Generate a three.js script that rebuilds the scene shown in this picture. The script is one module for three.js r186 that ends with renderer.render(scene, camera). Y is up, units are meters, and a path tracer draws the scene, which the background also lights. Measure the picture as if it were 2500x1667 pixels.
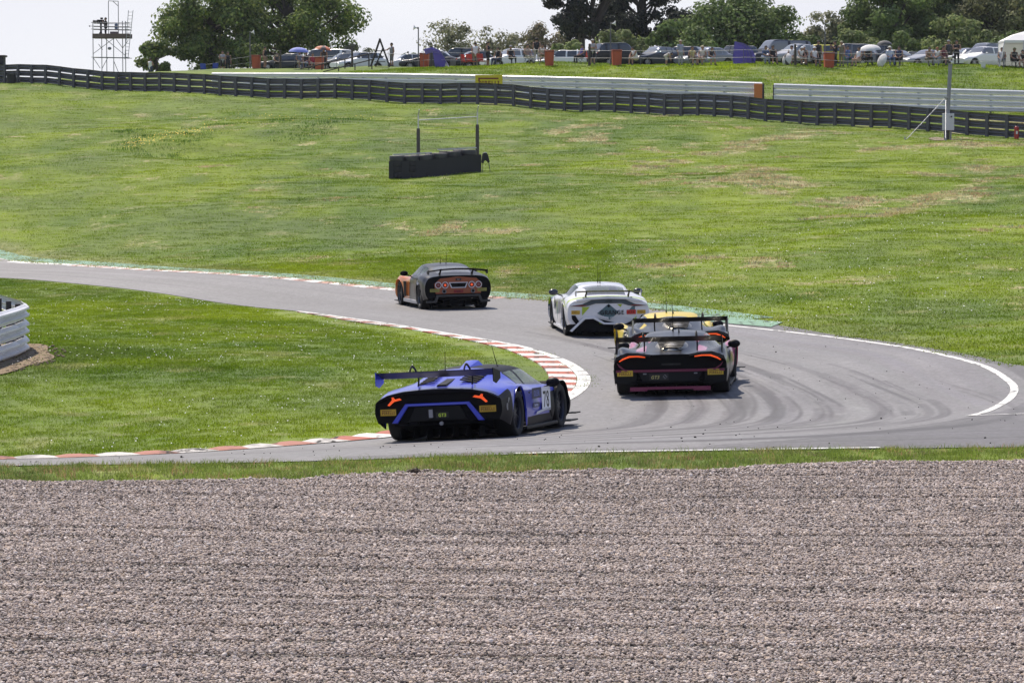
import * as THREE from 'three';
import { mergeGeometries, mergeVertices, toCreasedNormals } from 'three/addons/utils/BufferGeometryUtils.js';
import { RoundedBoxGeometry } from 'three/addons/geometries/RoundedBoxGeometry.js';
import { MarchingCubes } from 'three/addons/objects/MarchingCubes.js';

// ---------- camera, sky, sun, exposure ----------
const scene = new THREE.Scene();
const camera = new THREE.PerspectiveCamera(11.676, 2500 / 1667, 0.5, 4000);
camera.position.set(0, 4.7, 0);
camera.rotation.set(-3.535 * Math.PI / 180, 0, 0);
const renderer = new THREE.WebGLRenderer({ antialias: true });
renderer.toneMapping = THREE.LinearToneMapping;
renderer.toneMappingExposure = 1.18;
renderer.shadowMap.enabled = true;
{
  const W = 1024, H = 512, d = new Float32Array(W * H * 4);
  const hz = [0.79, 0.80, 0.84], zn = [0.13, 0.22, 0.46];
  for (let j = 0; j < H; j++) for (let i = 0; i < W; i++) {
    const el = ((j + 0.5) / H - 0.5) * Math.PI, k = 4 * (j * W + i);
    const t = Math.pow(Math.max(0, Math.sin(el) - 0.05), 0.42);
    const a = i / W * 2 * Math.PI;
    const c = 0.02 * Math.sin(3 * a + 9 * el) + 0.02 * Math.sin(31 * a - 37 * el + 2 * Math.sin(13 * a + 50 * el)) + 0.014 * Math.sin(57 * a + 91 * el + 1.7 * Math.sin(29 * a - 40 * el)) - 0.012;   // thin high cloud
    for (let q = 0; q < 3; q++) d[k + q] = (el < 0 ? hz[q] * 0.5 : hz[q] + (zn[q] - hz[q]) * t) + c * (q < 2 ? 1 : 0.6);
    d[k + 3] = 1;
  }
  const sky = new THREE.DataTexture(d, W, H, THREE.RGBAFormat, THREE.FloatType);
  sky.mapping = THREE.EquirectangularReflectionMapping; sky.magFilter = sky.minFilter = THREE.LinearFilter; sky.needsUpdate = true;
  scene.background = sky; scene.environment = sky;
}
const sun = new THREE.DirectionalLight(0xfff3e2, 5.0);
sun.position.set(-0.242 * 200, 0.819 * 200, -60 - 0.52 * 200); sun.target.position.set(0, 0, -60);
sun.castShadow = true; sun.shadow.mapSize.set(4096, 4096);
Object.assign(sun.shadow.camera, { left: -120, right: 120, top: 200, bottom: -120, near: 1, far: 700 });
scene.add(sun, sun.target);
// ---------- the lie of the land: height in metres over x (right) and d (away from the camera bank) ----------
const spots = [];
for (const x of [-14, 0, 14]) spots.push([x, 0, 3], [x, 9, 1.3], [x, 17, 0.75], [x, 27, 0.74], [x * 0.8, 35, 0.8]);
for (const [u, d, h] of [
  [0, 38.5, .87], [1250, 39.5, .91], [2500, 40.5, .885], [-600, 38, .8], [3300, 41, .87],
  [0, 48.5, -.03], [430, 49.6, -.05], [200, 43.5, .41], [940, 53.4, -.06], [-800, 48, -.08], [0, 53.5, -.36], [-800, 54, -.4], [430, 54, -.2], [0, 60, -.2], [1250, 48, .32], [2500, 49.4, .55], [3400, 50, .7], [1800, 52, .2],
  [1440, 64.9, 0], [1640, 59.4, .09], [2480, 60.5, .25], [3400, 62, .5], [2200, 71.3, .15], [1900, 78.4, .08], [2500, 63.7, .32],
  [735, 88, 0], [1200, 94.6, 0], [0, 125, 0], [0, 109.5, 0], [-700, 120, 0], [300, 67, .05], [-500, 70, 0], [700, 72, .06], [0, 85, .05],
  [0, 150, 2.7], [0, 172, 4.6], [0, 186, 6.4], [0, 199, 7.75], [-900, 150, 2.7], [-900, 205, 8.2],
  [620, 105, .25], [620, 130, 1.75], [620, 160, 4.3], [620, 190, 7.0],
  [1250, 118, 1.2], [1250, 143, 3.0], [1250, 165, 4.75], [1250, 181, 6.4],
  [1900, 100, 1.05], [1900, 130, 2.9], [1900, 168, 5.45],
  [2500, 90, .9], [2500, 110, 1.95], [2500, 130, 3.1], [2500, 150, 4.15], [2500, 157, 4.55], [3400, 100, 1.7], [3400, 150, 3.9],
  [2500, 168, 5.0], [2500, 195, 5.9], [2500, 206, 6.05], [1900, 180, 5.9], [1900, 207, 6.5], [1250, 192, 6.7], [1250, 212, 7.1], [520, 205, 7.6], [520, 235, 7.7], [0, 215, 8.0], [0, 290, 8.6],
  [2500, 226, 9.1], [1900, 227, 9.35], [1250, 230, 9.5], [600, 268, 10.0], [900, 245, 9.75], [3400, 226, 9.0], [2500, 260, 9.4], [2500, 240, 9.45], [1900, 241, 9.6], [1250, 244, 9.35], [900, 260, 9.6], [600, 284, 9.8], [1900, 265, 9.6], [1250, 265, 9.4], [600, 300, 9.8], [-800, 250, 7.9], [-800, 340, 8.0],
  [1250, 340, 9.3], [2600, 340, 9.3], [0, 340, 8.7], [3600, 340, 9.2],
]) spots.push([(u - 1250) * d / 8150, d, h]);
const heightAt = (() => {
  const n = spots.length, m = n + 3, A = Array.from({ length: m }, () => new Float64Array(m + 1));
  const U = (a, b) => { const r2 = (a[0] - b[0]) ** 2 + (a[1] - b[1]) ** 2; return r2 < 1e-9 ? 0 : r2 * Math.log(r2) * 0.5; };
  spots.forEach((p, i) => {
    spots.forEach((q, j) => { A[i][j] = U(p, q) + (i === j ? 1.5 : 0); });
    A[i][n] = A[n][i] = 1; A[i][n + 1] = A[n + 1][i] = p[0]; A[i][n + 2] = A[n + 2][i] = p[1]; A[i][m] = p[2];
  });
  for (let c = 0; c < m; c++) {
    let p = c; for (let r = c + 1; r < m; r++) if (Math.abs(A[r][c]) > Math.abs(A[p][c])) p = r;
    [A[c], A[p]] = [A[p], A[c]];
    for (let r = c + 1; r < m; r++) { const f = A[r][c] / A[c][c]; if (f) for (let k = c; k <= m; k++) A[r][k] -= f * A[c][k]; }
  }
  const w = new Float64Array(m);
  for (let r = m - 1; r >= 0; r--) { let s = A[r][m]; for (let k = r + 1; k < m; k++) s -= A[r][k] * w[k]; w[r] = s / A[r][r]; }
  const bumps = [[-15, 160, -0.55, 3.2, 3.5], [-9, 168, 0.4, 4, 4], [20.3, 152, 0.15, 1.5, 2], [-22, 168, 0.35, 5, 4]];
  return (x0, d0) => {
    const x = Math.max(-50, Math.min(50, x0)), d = Math.max(0, Math.min(340, d0));
    let s = w[n] + w[n + 1] * x + w[n + 2] * d;
    for (let i = 0; i < n; i++) { const a = spots[i][0] - x, b = spots[i][1] - d, r2 = a * a + b * b; if (r2 > 1e-9) s += w[i] * r2 * Math.log(r2) * 0.5; }
    if (d > 85) {
      const k = Math.min(1, Math.max(0, (s - 0.5) / 1.2));
      if (k > 0) {
        s += k * (0.09 * Math.sin(x * 0.33 + 0.8 + 1.1 * Math.sin(d * 0.11)) * Math.sin(d * 0.27 + 1.2 * Math.sin(x * 0.17)) + 0.08 * Math.sin(x * 0.55 + 1.3 * Math.sin(d * 0.23)) * Math.sin(d * 0.41 + 0.7 * Math.sin(x * 0.31)) + 0.03 * Math.sin(x * 1.7 + d * 0.6) * Math.sin(d * 1.3 - x * 0.4));
        if (d < 190) for (const [bx, bd, a, sx, sd] of bumps) s += k * a * Math.exp(-(((x - bx) / sx) ** 2) - ((d - bd) / sd) ** 2);
      }
    }
    return s;
  };
})();
// ---------- small tools ----------
let seed = 20240607;
const rnd = () => { seed = (seed + 0x6D2B79F5) | 0; let t = Math.imul(seed ^ (seed >>> 15), 1 | seed); t = (t + Math.imul(t ^ (t >>> 7), 61 | t)) ^ t; return ((t ^ (t >>> 14)) >>> 0) / 4294967296; };
const rr = (a, b) => a + (b - a) * rnd();
const clamp = (x, a = 0, b = 1) => Math.max(a, Math.min(b, x));
const mix = (a, b, t) => a + (b - a) * t;
const sstep = (a, b, x) => { const t = clamp((x - a) / (b - a)); return t * t * (3 - 2 * t); };
const TAB = new Float32Array(65536); for (let i = 0; i < 65536; i++) TAB[i] = rnd();
function vnoise(x, y, s = 0) {
  const i = Math.floor(x), j = Math.floor(y), f = x - i, g = y - j, a = f * f * (3 - 2 * f), b = g * g * (3 - 2 * g);
  const h = (p, q) => TAB[((p * 73 + q * 9277 + s * 331) ^ (q * 197)) & 65535];
  const l = mix(h(i, j), h(i + 1, j), a), r = mix(h(i, j + 1), h(i + 1, j + 1), a);
  return mix(l, r, b);
}
const fbm = (x, y, o, s = 0) => { let v = 0, a = 0.5, t = 0; for (let k = 0; k < o; k++) { v += a * vnoise(x, y, s + k * 7); t += a; a *= 0.5; x = x * 2.03 + 3.1; y = y * 2.03 + 1.7; } return v / t; };
const V = (x, y, z) => new THREE.Vector3(x, y, z);
const on = (x, d, up = 0) => V(x, heightAt(x, d) + up, -d);            // a point on the ground
const srgb = (c) => c <= 0.0031308 ? c * 12.92 : 1.055 * Math.pow(c, 1 / 2.4) - 0.055;
function M(rgb, rough = 0.8, o = {}) {
  const { c, ...rest } = o, K = (rest.clearcoat !== undefined || rest.transmission !== undefined || rest.sheen !== undefined || rest.specularIntensity !== undefined) ? THREE.MeshPhysicalMaterial : THREE.MeshStandardMaterial;
  const m = new K({ roughness: rough, side: THREE.DoubleSide, ...rest });
  if (Array.isArray(rgb)) m.color.setRGB(...rgb); else m.color.set(rgb);
  return m;
}
const taken = {};
const numbered = (n) => { const k = taken[n] = (taken[n] ?? -1) + 1; return k ? n + '_' + String(k).padStart(3, '0') : n; };
function shadowed(o) { o.traverse((q) => { if (q.isMesh) { q.castShadow = true; q.receiveShadow = true; } }); return o; }
function thing(name, label, category, pos = [0, 0, 0], turn = 0, group) {
  const o = new THREE.Group(); o.name = numbered(name); o.position.set(...(pos.isVector3 ? pos.toArray() : pos)); o.rotation.y = turn;
  o.userData = { label, category }; if (group) o.userData.group = group; scene.add(o); return o;
}
function part(name, geos, mat, parent) {
  let g = Array.isArray(geos) ? (geos.length === 1 ? geos[0] : join(geos)) : geos;
  const m = new THREE.Mesh(g, mat); m.name = name; m.castShadow = m.receiveShadow = true; (parent ?? scene).add(m); return m;
}
function join(list) {
  const a = list.map((g) => { let q = g.index ? g.toNonIndexed() : g.clone(); for (const k of Object.keys(q.attributes)) if (!['position', 'normal', 'uv', 'color'].includes(k)) q.deleteAttribute(k); if (!q.attributes.normal) q.computeVertexNormals(); return q; });
  const uv = a.every((g) => g.attributes.uv), co = a.every((g) => g.attributes.color);
  for (const g of a) { if (!uv) g.deleteAttribute('uv'); if (!co) g.deleteAttribute('color'); }
  return mergeGeometries(a);
}
function structure(name, geos, mat, label) { const m = part(numbered(name), geos, mat); m.userData.kind = 'structure'; if (label) m.userData.label = label; return m; }
const at = (g, x, y, z, rx = 0, ry = 0, rz = 0) => { if (rx) g.rotateX(rx); if (ry) g.rotateY(ry); if (rz) g.rotateZ(rz); return g.translate(x, y, z); };
const box = (w, h, d, x = 0, y = 0, z = 0, rx = 0, ry = 0, rz = 0) => at(new THREE.BoxGeometry(w, h, d), x, y, z, rx, ry, rz);
const rbox = (w, h, d, r, x = 0, y = 0, z = 0, rx = 0, ry = 0, rz = 0, s = 2) => at(new RoundedBoxGeometry(w, h, d, s, r), x, y, z, rx, ry, rz);
const cyl = (r0, r1, h, n, x = 0, y = 0, z = 0, rx = 0, ry = 0, rz = 0) => at(new THREE.CylinderGeometry(r1, r0, h, n), x, y, z, rx, ry, rz);
function rod(a, b, r, n = 6, r2 = r) {                                    // a bar between two points
  const p = V(...a), q = V(...b), g = new THREE.CylinderGeometry(r2, r, p.distanceTo(q), n);
  g.applyQuaternion(new THREE.Quaternion().setFromUnitVectors(V(0, 1, 0), q.clone().sub(p).normalize()));
  return g.translate((p.x + q.x) / 2, (p.y + q.y) / 2, (p.z + q.z) / 2);
}
function curvePts(pts, n) {                                               // even points along a smooth line through [x, d] or [x, d, h]
  const c = new THREE.CatmullRomCurve3(pts.map((p) => V(p[0], p[1], p[2] ?? 0)), false, 'centripetal');
  c.arcLengthDivisions = 600; return c.getSpacedPoints(n);
}
function ribbon(A, B, nu, up, uvf) {                                       // a sheet laid on the ground between two lines of the same length
  const pos = [], uv = [], idx = [], n = A.length;
  for (let i = 0; i < n; i++) for (let j = 0; j <= nu; j++) {
    const t = j / nu, x = mix(A[i].x, B[i].x, t), d = mix(A[i].y, B[i].y, t);
    pos.push(x, heightAt(x, d) + up, -d); uv.push(...(uvf ? uvf(x, d) : [x, d]));
  }
  for (let i = 0; i < n - 1; i++) for (let j = 0; j < nu; j++) { const a = i * (nu + 1) + j, b = a + nu + 1; idx.push(a, a + 1, b, a + 1, b + 1, b); }
  const g = new THREE.BufferGeometry(); g.setAttribute('position', new THREE.Float32BufferAttribute(pos, 3)); g.setAttribute('uv', new THREE.Float32BufferAttribute(uv, 2)); g.setIndex(idx); g.computeVertexNormals();
  if (g.attributes.normal.getY(Math.floor(n / 2) * (nu + 1)) < 0) { const q = g.index.array; for (let k = 0; k < q.length; k += 3) { const t = q[k]; q[k] = q[k + 1]; q[k + 1] = t; } g.computeVertexNormals(); }
  return g;
}
function offsetLine(P, o) { return P.map((p, i) => { const a = P[Math.max(0, i - 1)], b = P[Math.min(P.length - 1, i + 1)], dx = b.x - a.x, dy = b.y - a.y, l = Math.hypot(dx, dy) || 1; return V(p.x - dy / l * o, p.y + dx / l * o, 0); }); }
function inside(x, d, P) { let c = false; for (let i = 0, j = P.length - 1; i < P.length; j = i++) if ((P[i].y > d) !== (P[j].y > d) && x < (P[j].x - P[i].x) * (d - P[i].y) / (P[j].y - P[i].y) + P[i].x) c = !c; return c; }
function canvasTex(w, h, draw) { const c = document.createElement('canvas'); c.width = w; c.height = h; draw(c.getContext('2d'), w, h); const t = new THREE.CanvasTexture(c); t.colorSpace = THREE.SRGBColorSpace; t.magFilter = THREE.LinearFilter; return t; }
function dataTex(w, h, fn, color = true) {
  const a = new Uint8Array(w * h * 4), o = [0, 0, 0];
  for (let j = 0; j < h; j++) for (let i = 0; i < w; i++) { fn(i, j, o); const k = 4 * (j * w + i); for (let q = 0; q < 3; q++) a[k + q] = clamp(color ? srgb(o[q]) : o[q]) * 255; a[k + 3] = 255; }
  const t = new THREE.DataTexture(a, w, h); t.magFilter = THREE.LinearFilter; t.wrapS = t.wrapT = THREE.MirroredRepeatWrapping; if (color) t.colorSpace = THREE.SRGBColorSpace; t.needsUpdate = true; return t;
}
function instances(name, geo, mat, list, label, parent) {                  // list: [matrix, color]
  const m = new THREE.InstancedMesh(geo, mat, list.length); m.name = name;
  list.forEach(([x, c], i) => { m.setMatrixAt(i, x); if (c) m.setColorAt(i, c); });
  m.userData = { kind: 'stuff', label }; m.castShadow = m.receiveShadow = true; (parent ?? scene).add(m); return m;
}
const mat4 = (p, q, s) => new THREE.Matrix4().compose(p, q, typeof s === 'number' ? V(s, s, s) : s);
// ---------- lines of the place, in metres: [x, d] ----------
const innerLine = [[-40, 44], [-24, 46.2], [-12, 47.9], [-7.4, 48.6], [-5, 49.5], [-3.3, 50.5], [-2.0, 51.6], [-0.6, 53.7], [0.45, 56.3], [1.05, 58.8], [1.36, 61.1], [1.5, 63.4], [1.51, 65.2], [1.29, 68.2], [0.87, 71], [0.21, 74.1], [-0.72, 76.8], [-1.71, 79.4], [-2.87, 82.4], [-4.45, 86.2], [-5.73, 89.4], [-7.6, 93], [-10.5, 98.9], [-13.5, 104], [-16.9, 110.1], [-24, 121], [-40, 142]];
const outerLine = [[-40, 36.5], [-24, 37.4], [-12, 38.2], [-5.94, 38.56], [-3.1, 38.81], [-0.83, 39.32], [1.23, 39.81], [3.93, 40.38], [6.3, 40.7], [10, 41.1], [16, 41.6], [22, 44], [26, 50], [24, 56], [16, 59], [11.5, 60.8], [9.73, 63.4], [9.32, 67.1], [8.93, 70.7], [8.16, 74.3], [7.44, 76.6], [6.75, 79.4], [5.3, 83.3], [3.4, 88], [0.69, 94], [-0.65, 96], [-3.52, 99.3], [-7.03, 104.1], [-11.88, 111.6], [-15.45, 118.8], [-19.2, 125.4], [-26, 137], [-42, 160]];
// the same places along both edges, so that the sheet between them lies across the road
const innerFine = curvePts(innerLine, 900), outerFine = curvePts(outerLine, 900);
const roadPairs = [[-40, 44, -40, 36.5], [-12, 47.9, -12, 38.2], [-5, 49.5, -4, 38.7], [-2, 51.6, 1.23, 39.81], [0.45, 56.3, 10, 41.1], [1.36, 61.1, 26, 50], [1.51, 65.2, 9.73, 63.4], [0.87, 71, 8.16, 74.3], [-2.87, 82.4, 3.4, 88], [-10.5, 98.9, -7.03, 104.1], [-16.9, 110.1, -15.45, 118.8], [-40, 142, -42, 160]];
const nearest = (P, x, d) => { let b = 0, m = 1e9; P.forEach((p, i) => { const e = (p.x - x) ** 2 + (p.y - d) ** 2; if (e < m) { m = e; b = i; } }); return b; };
const roadA = [], roadB = [];
{
  const k = roadPairs.map((r) => [nearest(innerFine, r[0], r[1]), nearest(outerFine, r[2], r[3])]);
  for (let s = 0; s < k.length - 1; s++) for (let i = 0; i < 24 + (s === k.length - 2 ? 1 : 0); i++) {
    const t = i / 24, g = (P, a, b) => { const f = a + (b - a) * t, q = Math.floor(f), r = Math.min(P.length - 1, q + 1); return V(mix(P[q].x, P[r].x, f - q), mix(P[q].y, P[r].y, f - q), 0); };
    roadA.push(g(innerFine, k[s][0], k[s + 1][0])); roadB.push(g(outerFine, k[s][1], k[s + 1][1]));
  }
}
const roadPoly = [...roadA, ...[...roadB].reverse()];
const gravelEdge = curvePts([[-40, 34.1], [-24, 34.8], [-12, 35.5], [-5.58, 35.84], [-4.39, 35.9], [-3.22, 36.2], [-2.49, 36.35], [-1.92, 36.8], [-1.12, 37.2], [-0.35, 37.1], [0.53, 37.35], [1.17, 37.5], [2.1, 37.55], [3.26, 38.1], [4.09, 38.3], [4.88, 38.2], [6.02, 38.7], [10, 39.4], [24, 40.5], [40, 42]], 400);
const gravelD = (x) => { let b = 0; for (let i = 0; i < gravelEdge.length; i++) if (gravelEdge[i].x <= x) b = i; return gravelEdge[b].y + 0.25 * (fbm(x * 2.2, 3.3, 3) - 0.5) + 0.12 * (vnoise(x * 9, 5) - 0.5); };
const kerbIn = curvePts([[-40, 45.2], [-24, 47.3], [-12, 48.3], [-7.43, 49.04], [-5.08, 49.98], [-3.43, 51.1], [-2.28, 52.45], [-1.1, 54.7], [-0.2, 57], [0.38, 59.3], [0.6, 61.4], [0.7, 63.5], [0.7, 65.6], [0.55, 68.2], [0.23, 70.6], [-0.2, 73.1], [-0.75, 75.2], [-1.6, 77.8], [-2.6, 80.7], [-3.8, 83.2], [-5.73, 88.8]], 900);

// ---------- the grass sheet ----------
const GX = 84, G0 = 34, GL = 208, GW = 2048;
const tarDist = (() => {                                                   // coarse map of the road, for bare or grey grass along its edges
  const w = 280, h = 416, a = new Float32Array(w * h).fill(99);
  for (let j = 0; j < h; j++) for (let i = 0; i < w; i++) { const x = (i / w - 0.5) * GX, d = G0 + j / h * GL; let m = 99; if (d < 150) { for (let k = 0; k < outerFine.length; k += 3) m = Math.min(m, (outerFine[k].x - x) ** 2 + (outerFine[k].y - d) ** 2); m = Math.sqrt(m); } a[j * w + i] = m; }
  return (x, d) => { const i = Math.round((x / GX + 0.5) * w), j = Math.round((d - G0) / GL * h); return i < 0 || j < 0 || i >= w || j >= h ? 99 : a[j * w + i]; };
})();
function grassColor(x, d, o) {
  const n1 = fbm(x * 0.13, d * 0.075, 4, 1), n2 = fbm(x * 0.5, d * 0.35, 4, 2), n3 = vnoise(x * 7, d * 4.5, 3), n4 = vnoise(x * 23, d * 12, 4);
  const hill = sstep(88, 102, d + x * 2.2);
  let t = clamp(0.5 + 1.5 * (n1 - 0.5) + 1.3 * (n2 - 0.5));
  let r = mix(0.070, 0.168, t), g = mix(0.126, 0.226, t), b = mix(0.008, 0.010, t);
  const cool = sstep(0.52, 0.7, fbm(x * 0.21 + 9, d * 0.12, 3, 5));         // bluish clover and coarse grass
  r = mix(r, 0.095, cool * 0.5); g = mix(g, 0.138, cool * 0.45); b = mix(b, 0.028, cool * 0.6);
  const dry = sstep(0.615, 0.70, 0.55 * fbm(x * 0.3 + 40, d * 0.2, 4, 11) + 0.45 * fbm(x * 0.95 + 11, d * 0.62 + x * 0.1, 4, 12) + 0.09 * (sstep(-25, 20, x) - 0.6) + 0.10 * (n3 - 0.5)) * hill * sstep(236, 160, d);
  const wear = sstep(2.6, 0.2, tarDist(x, d) + 2.2 * (n2 - 0.5)) * (x < 4 ? 1 : 0.3) * (d > 70 ? 1 : 0);
  const worn = sstep(0.66, 0.76, fbm(x * 0.9, d * 0.8, 4, 21)) * 0.5;
  const s = clamp(Math.max(dry, worn * 0.7, wear * 0.55)) * (0.45 + 0.8 * n3);
  r = mix(r, 0.33, s); g = mix(g, 0.30, s); b = mix(b, 0.15, s);
  const mow = hill * 0.09 * Math.sin((d + 0.3 * x + 9 * fbm(x * 0.05, d * 0.04, 2, 61)) * 1.7) * sstep(0.35, 0.6, fbm(x * 0.11, d * 0.06, 2, 63)), k = (0.67 + 0.26 * n3 + 0.28 * n4) * (1 + mow);
  o[0] = r * k; o[1] = g * k; o[2] = b * k;
}
const grassTex = dataTex(GW, GW, (i, j, o) => grassColor((i / GW - 0.5) * GX, G0 + j / GW * GL, o));
const matGrassSheet = M([1, 1, 1], 0.95, { map: grassTex });
{
  const xs = [], ds = [];
  for (let x = -1600; x < -48; x += 194) xs.push(x);
  for (let x = -48; x < -24; x += 1) xs.push(x);
  for (let x = -24; x < 24; x += 0.42) xs.push(x);
  for (let x = 24; x < 48; x += 1) xs.push(x);
  for (let x = 48; x <= 1605; x += 194) xs.push(x);
  ds.push(-1500, -600, -200, -60, -10, 0); for (let d = 4; d < 34; d += 2) ds.push(d);
  for (let d = 34; d < 100; d += 0.42) ds.push(d);
  for (let d = 100; d < 210; d += 0.8) ds.push(d);
  for (let d = 210; d < 345; d += 2.5) ds.push(d);
  ds.push(400, 600, 1000, 1800, 3000);
  const pos = [], uv = [], idx = [], n = xs.length;
  for (const d of ds) for (const x of xs) { pos.push(x, heightAt(x, d), -d); uv.push(x / GX + 0.5, (d - G0) / GL); }
  for (let j = 0; j < ds.length - 1; j++) for (let i = 0; i < n - 1; i++) { const a = j * n + i, b = a + n; idx.push(a, a + 1, b, a + 1, b + 1, b); }
  const g = new THREE.BufferGeometry(); g.setAttribute('position', new THREE.Float32BufferAttribute(pos, 3)); g.setAttribute('uv', new THREE.Float32BufferAttribute(uv, 2)); g.setIndex(idx); g.computeVertexNormals();
  structure('ground', g, matGrassSheet, 'green and straw coloured grass ground rising to a bank');
}
// ---------- asphalt ----------
const RX0 = -42, RW = 70, RD0 = 35, RL = 128;
const roadTex = canvasTex(2048, 2048, (c, w, h) => {
  const px = (p) => [(p.x - RX0) / RW * w, (1 - (p.y - RD0) / RL) * h];
  const line = (P, lw, col) => { c.strokeStyle = col; c.lineWidth = lw; c.lineJoin = 'round'; c.beginPath(); P.forEach((p, i) => i ? c.lineTo(...px(p)) : c.moveTo(...px(p))); c.stroke(); };
  c.fillStyle = 'rgb(107,106,108)'; c.fillRect(0, 0, w, h);
  // older, darker asphalt of the run-off and the side road
  const old = curvePts([[-2, 39.7], [0, 40.1], [2.3, 40.74], [3.57, 42.2], [4.87, 44.4], [6, 46.9], [6.9, 49.5], [7.9, 52.4], [8.7, 55.8], [9.2, 58.5], [9.3, 60.4], [9.35, 62.6], [9.25, 64.7], [9, 68.2], [8.6, 71.5], [7.5, 75.7], [6.4, 78.6], [5.2, 80.8]], 80);
  c.fillStyle = 'rgb(83,82,85)'; c.beginPath(); old.forEach((p, i) => i ? c.lineTo(...px(p)) : c.moveTo(...px(p))); for (const q of [[12, 90], [40, 90], [40, 36], [-2, 36]]) c.lineTo(...px(V(...q, 0))); c.closePath(); c.fill();
  // lighter, worn racing line and rubber laid down through the corner
  for (let k = 0; k < 70; k++) {
    const o = rr(0.08, 0.97), P = []; for (let i = 2; i < roadA.length - 2; i += 3) { const t = clamp(o + 0.06 * Math.sin(i * 0.03 + k)); const bx = Math.min(roadB[i].x, 9.2); P.push(V(mix(roadA[i].x, bx, t), mix(roadA[i].y, roadB[i].y, t), 0)); }
    const a = Math.floor(rr(0, P.length * 0.6)), b = a + Math.floor(rr(8, 50));
    line(P.slice(a, b), rr(4, 16), `rgba(${rnd() < 0.4 ? '140,139,142' : '88,87,92'},${rr(0.04, 0.13).toFixed(3)})`);
  }
  const marks = [
    [[-6, 45.4], [-2, 45.8], [2, 47], [4.2, 49.6], [5.1, 53.5], [5.2, 58], [4.9, 63], [4.3, 69], [3.2, 75], [1.6, 80.5], [-1, 86]],
    [[-5, 43.9], [-1, 44.4], [2.6, 45.9], [4.9, 48.8], [5.9, 53], [6.1, 58], [5.8, 63.5], [5.1, 69.5], [3.9, 75.5], [2.2, 81]],
    [[-3, 42.9], [1, 43.5], [4.2, 45.6], [6.1, 49.5], [6.8, 54.5], [6.7, 60], [6.3, 65.5], [5.4, 71.5]],
    [[-8, 46.2], [-3, 46.9], [1, 48.4], [3.1, 51.4], [3.9, 55.6], [4.0, 60.5], [3.5, 66.5]],
    [[-1, 41.7], [3, 42.7], [5.9, 45.6], [7.5, 50.3], [7.9, 56], [7.5, 62]], [[0, 47.5], [3.4, 50.4], [4.5, 54.8], [4.6, 60], [4.1, 66.5], [3.1, 73]]];
  for (const m of marks) for (const o of [0, 1.55]) {
    const P = offsetLine(curvePts(m, 60), o);
    for (let k = 0; k < 22; k++) { const a = Math.floor(rr(0, 46)), b = a + Math.floor(rr(5, 20)); if (k % 2) { line(offsetLine(P.slice(a, b), rr(-0.25, 0.25)), rr(0.8, 2.2), `rgba(40,38,44,${rr(0.15, 0.42).toFixed(3)})`); continue; } line(offsetLine(P.slice(a, b), rr(-0.2, 0.2)), rr(1.2, 8), `rgba(48,46,52,${rr(0.08, 0.34).toFixed(3)})`); }
  }
  // far straight: darker wheel tracks
  for (let k = 0; k < 26; k++) { const o = rr(0.15, 0.9), P = []; for (let i = 210; i < roadA.length; i += 4) P.push(V(mix(roadA[i].x, roadB[i].x, o), mix(roadA[i].y, roadB[i].y, o), 0)); const a = Math.floor(rr(0, P.length - 6)); line(P.slice(a, a + Math.floor(rr(4, 20))), rr(3, 10), `rgba(70,68,74,${rr(0.05, 0.2).toFixed(3)})`); }
  // cracks and seams of the old surface
  line(curvePts([[2.4, 40.95], [3.6, 42.3], [4.9, 44.6], [6, 47.1], [6.8, 49.2]], 40), 2, 'rgba(45,44,48,0.6)');
  for (const q of [[[4, 43.3], [7, 44.2], [12, 45]], [[3, 41.6], [8, 42.8], [14, 43.6]]]) line(curvePts(q, 20), 1.6, 'rgba(42,41,45,0.6)');
  const im = c.getImageData(0, 0, w, h), D = im.data;
  for (let j = 0; j < h; j++) for (let i = 0; i < w; i++) { const k = 4 * (j * w + i), e = 1 + 0.16 * (fbm(i * 0.014, j * 0.02, 4, 31) - 0.5) + 0.2 * (rnd() - 0.5) + 0.1 * (vnoise(i * 0.35, j * 0.35, 33) - 0.5); D[k] *= e; D[k + 1] *= e; D[k + 2] *= e; }
  c.putImageData(im, 0, 0);
});
const matRoad = M([1, 1, 1], 0.62, { map: roadTex });
structure('race_track', ribbon(roadA, roadB, 30, 0.012, (x, d) => [(x - RX0) / RW, (d - RD0) / RL]), matRoad, 'grey asphalt hairpin of the race track with dark tyre marks');
// small clods and rubber crumbs on the asphalt
{
  const g = new THREE.IcosahedronGeometry(1, 0), L = [];
  for (let k = 0; k < 300; k++) { const x = rr(-6, 9), d = rr(40, 75); if (!inside(x, d, roadPoly)) continue; const s = rnd() < 0.1 ? rr(0.01, 0.02) : rr(0.004, 0.011); L.push([mat4(on(x, d, 0.014 + s * 0.3), new THREE.Quaternion().setFromEuler(new THREE.Euler(rnd() * 6, rnd() * 6, 0)), V(s * 1.4, s * 0.7, s)), new THREE.Color().setRGB(0.03, 0.028, 0.026)]); }
  instances('track_debris', g, M([1, 1, 1], 0.95), L, 'dark clods and rubber crumbs scattered on the asphalt');
}
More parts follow.
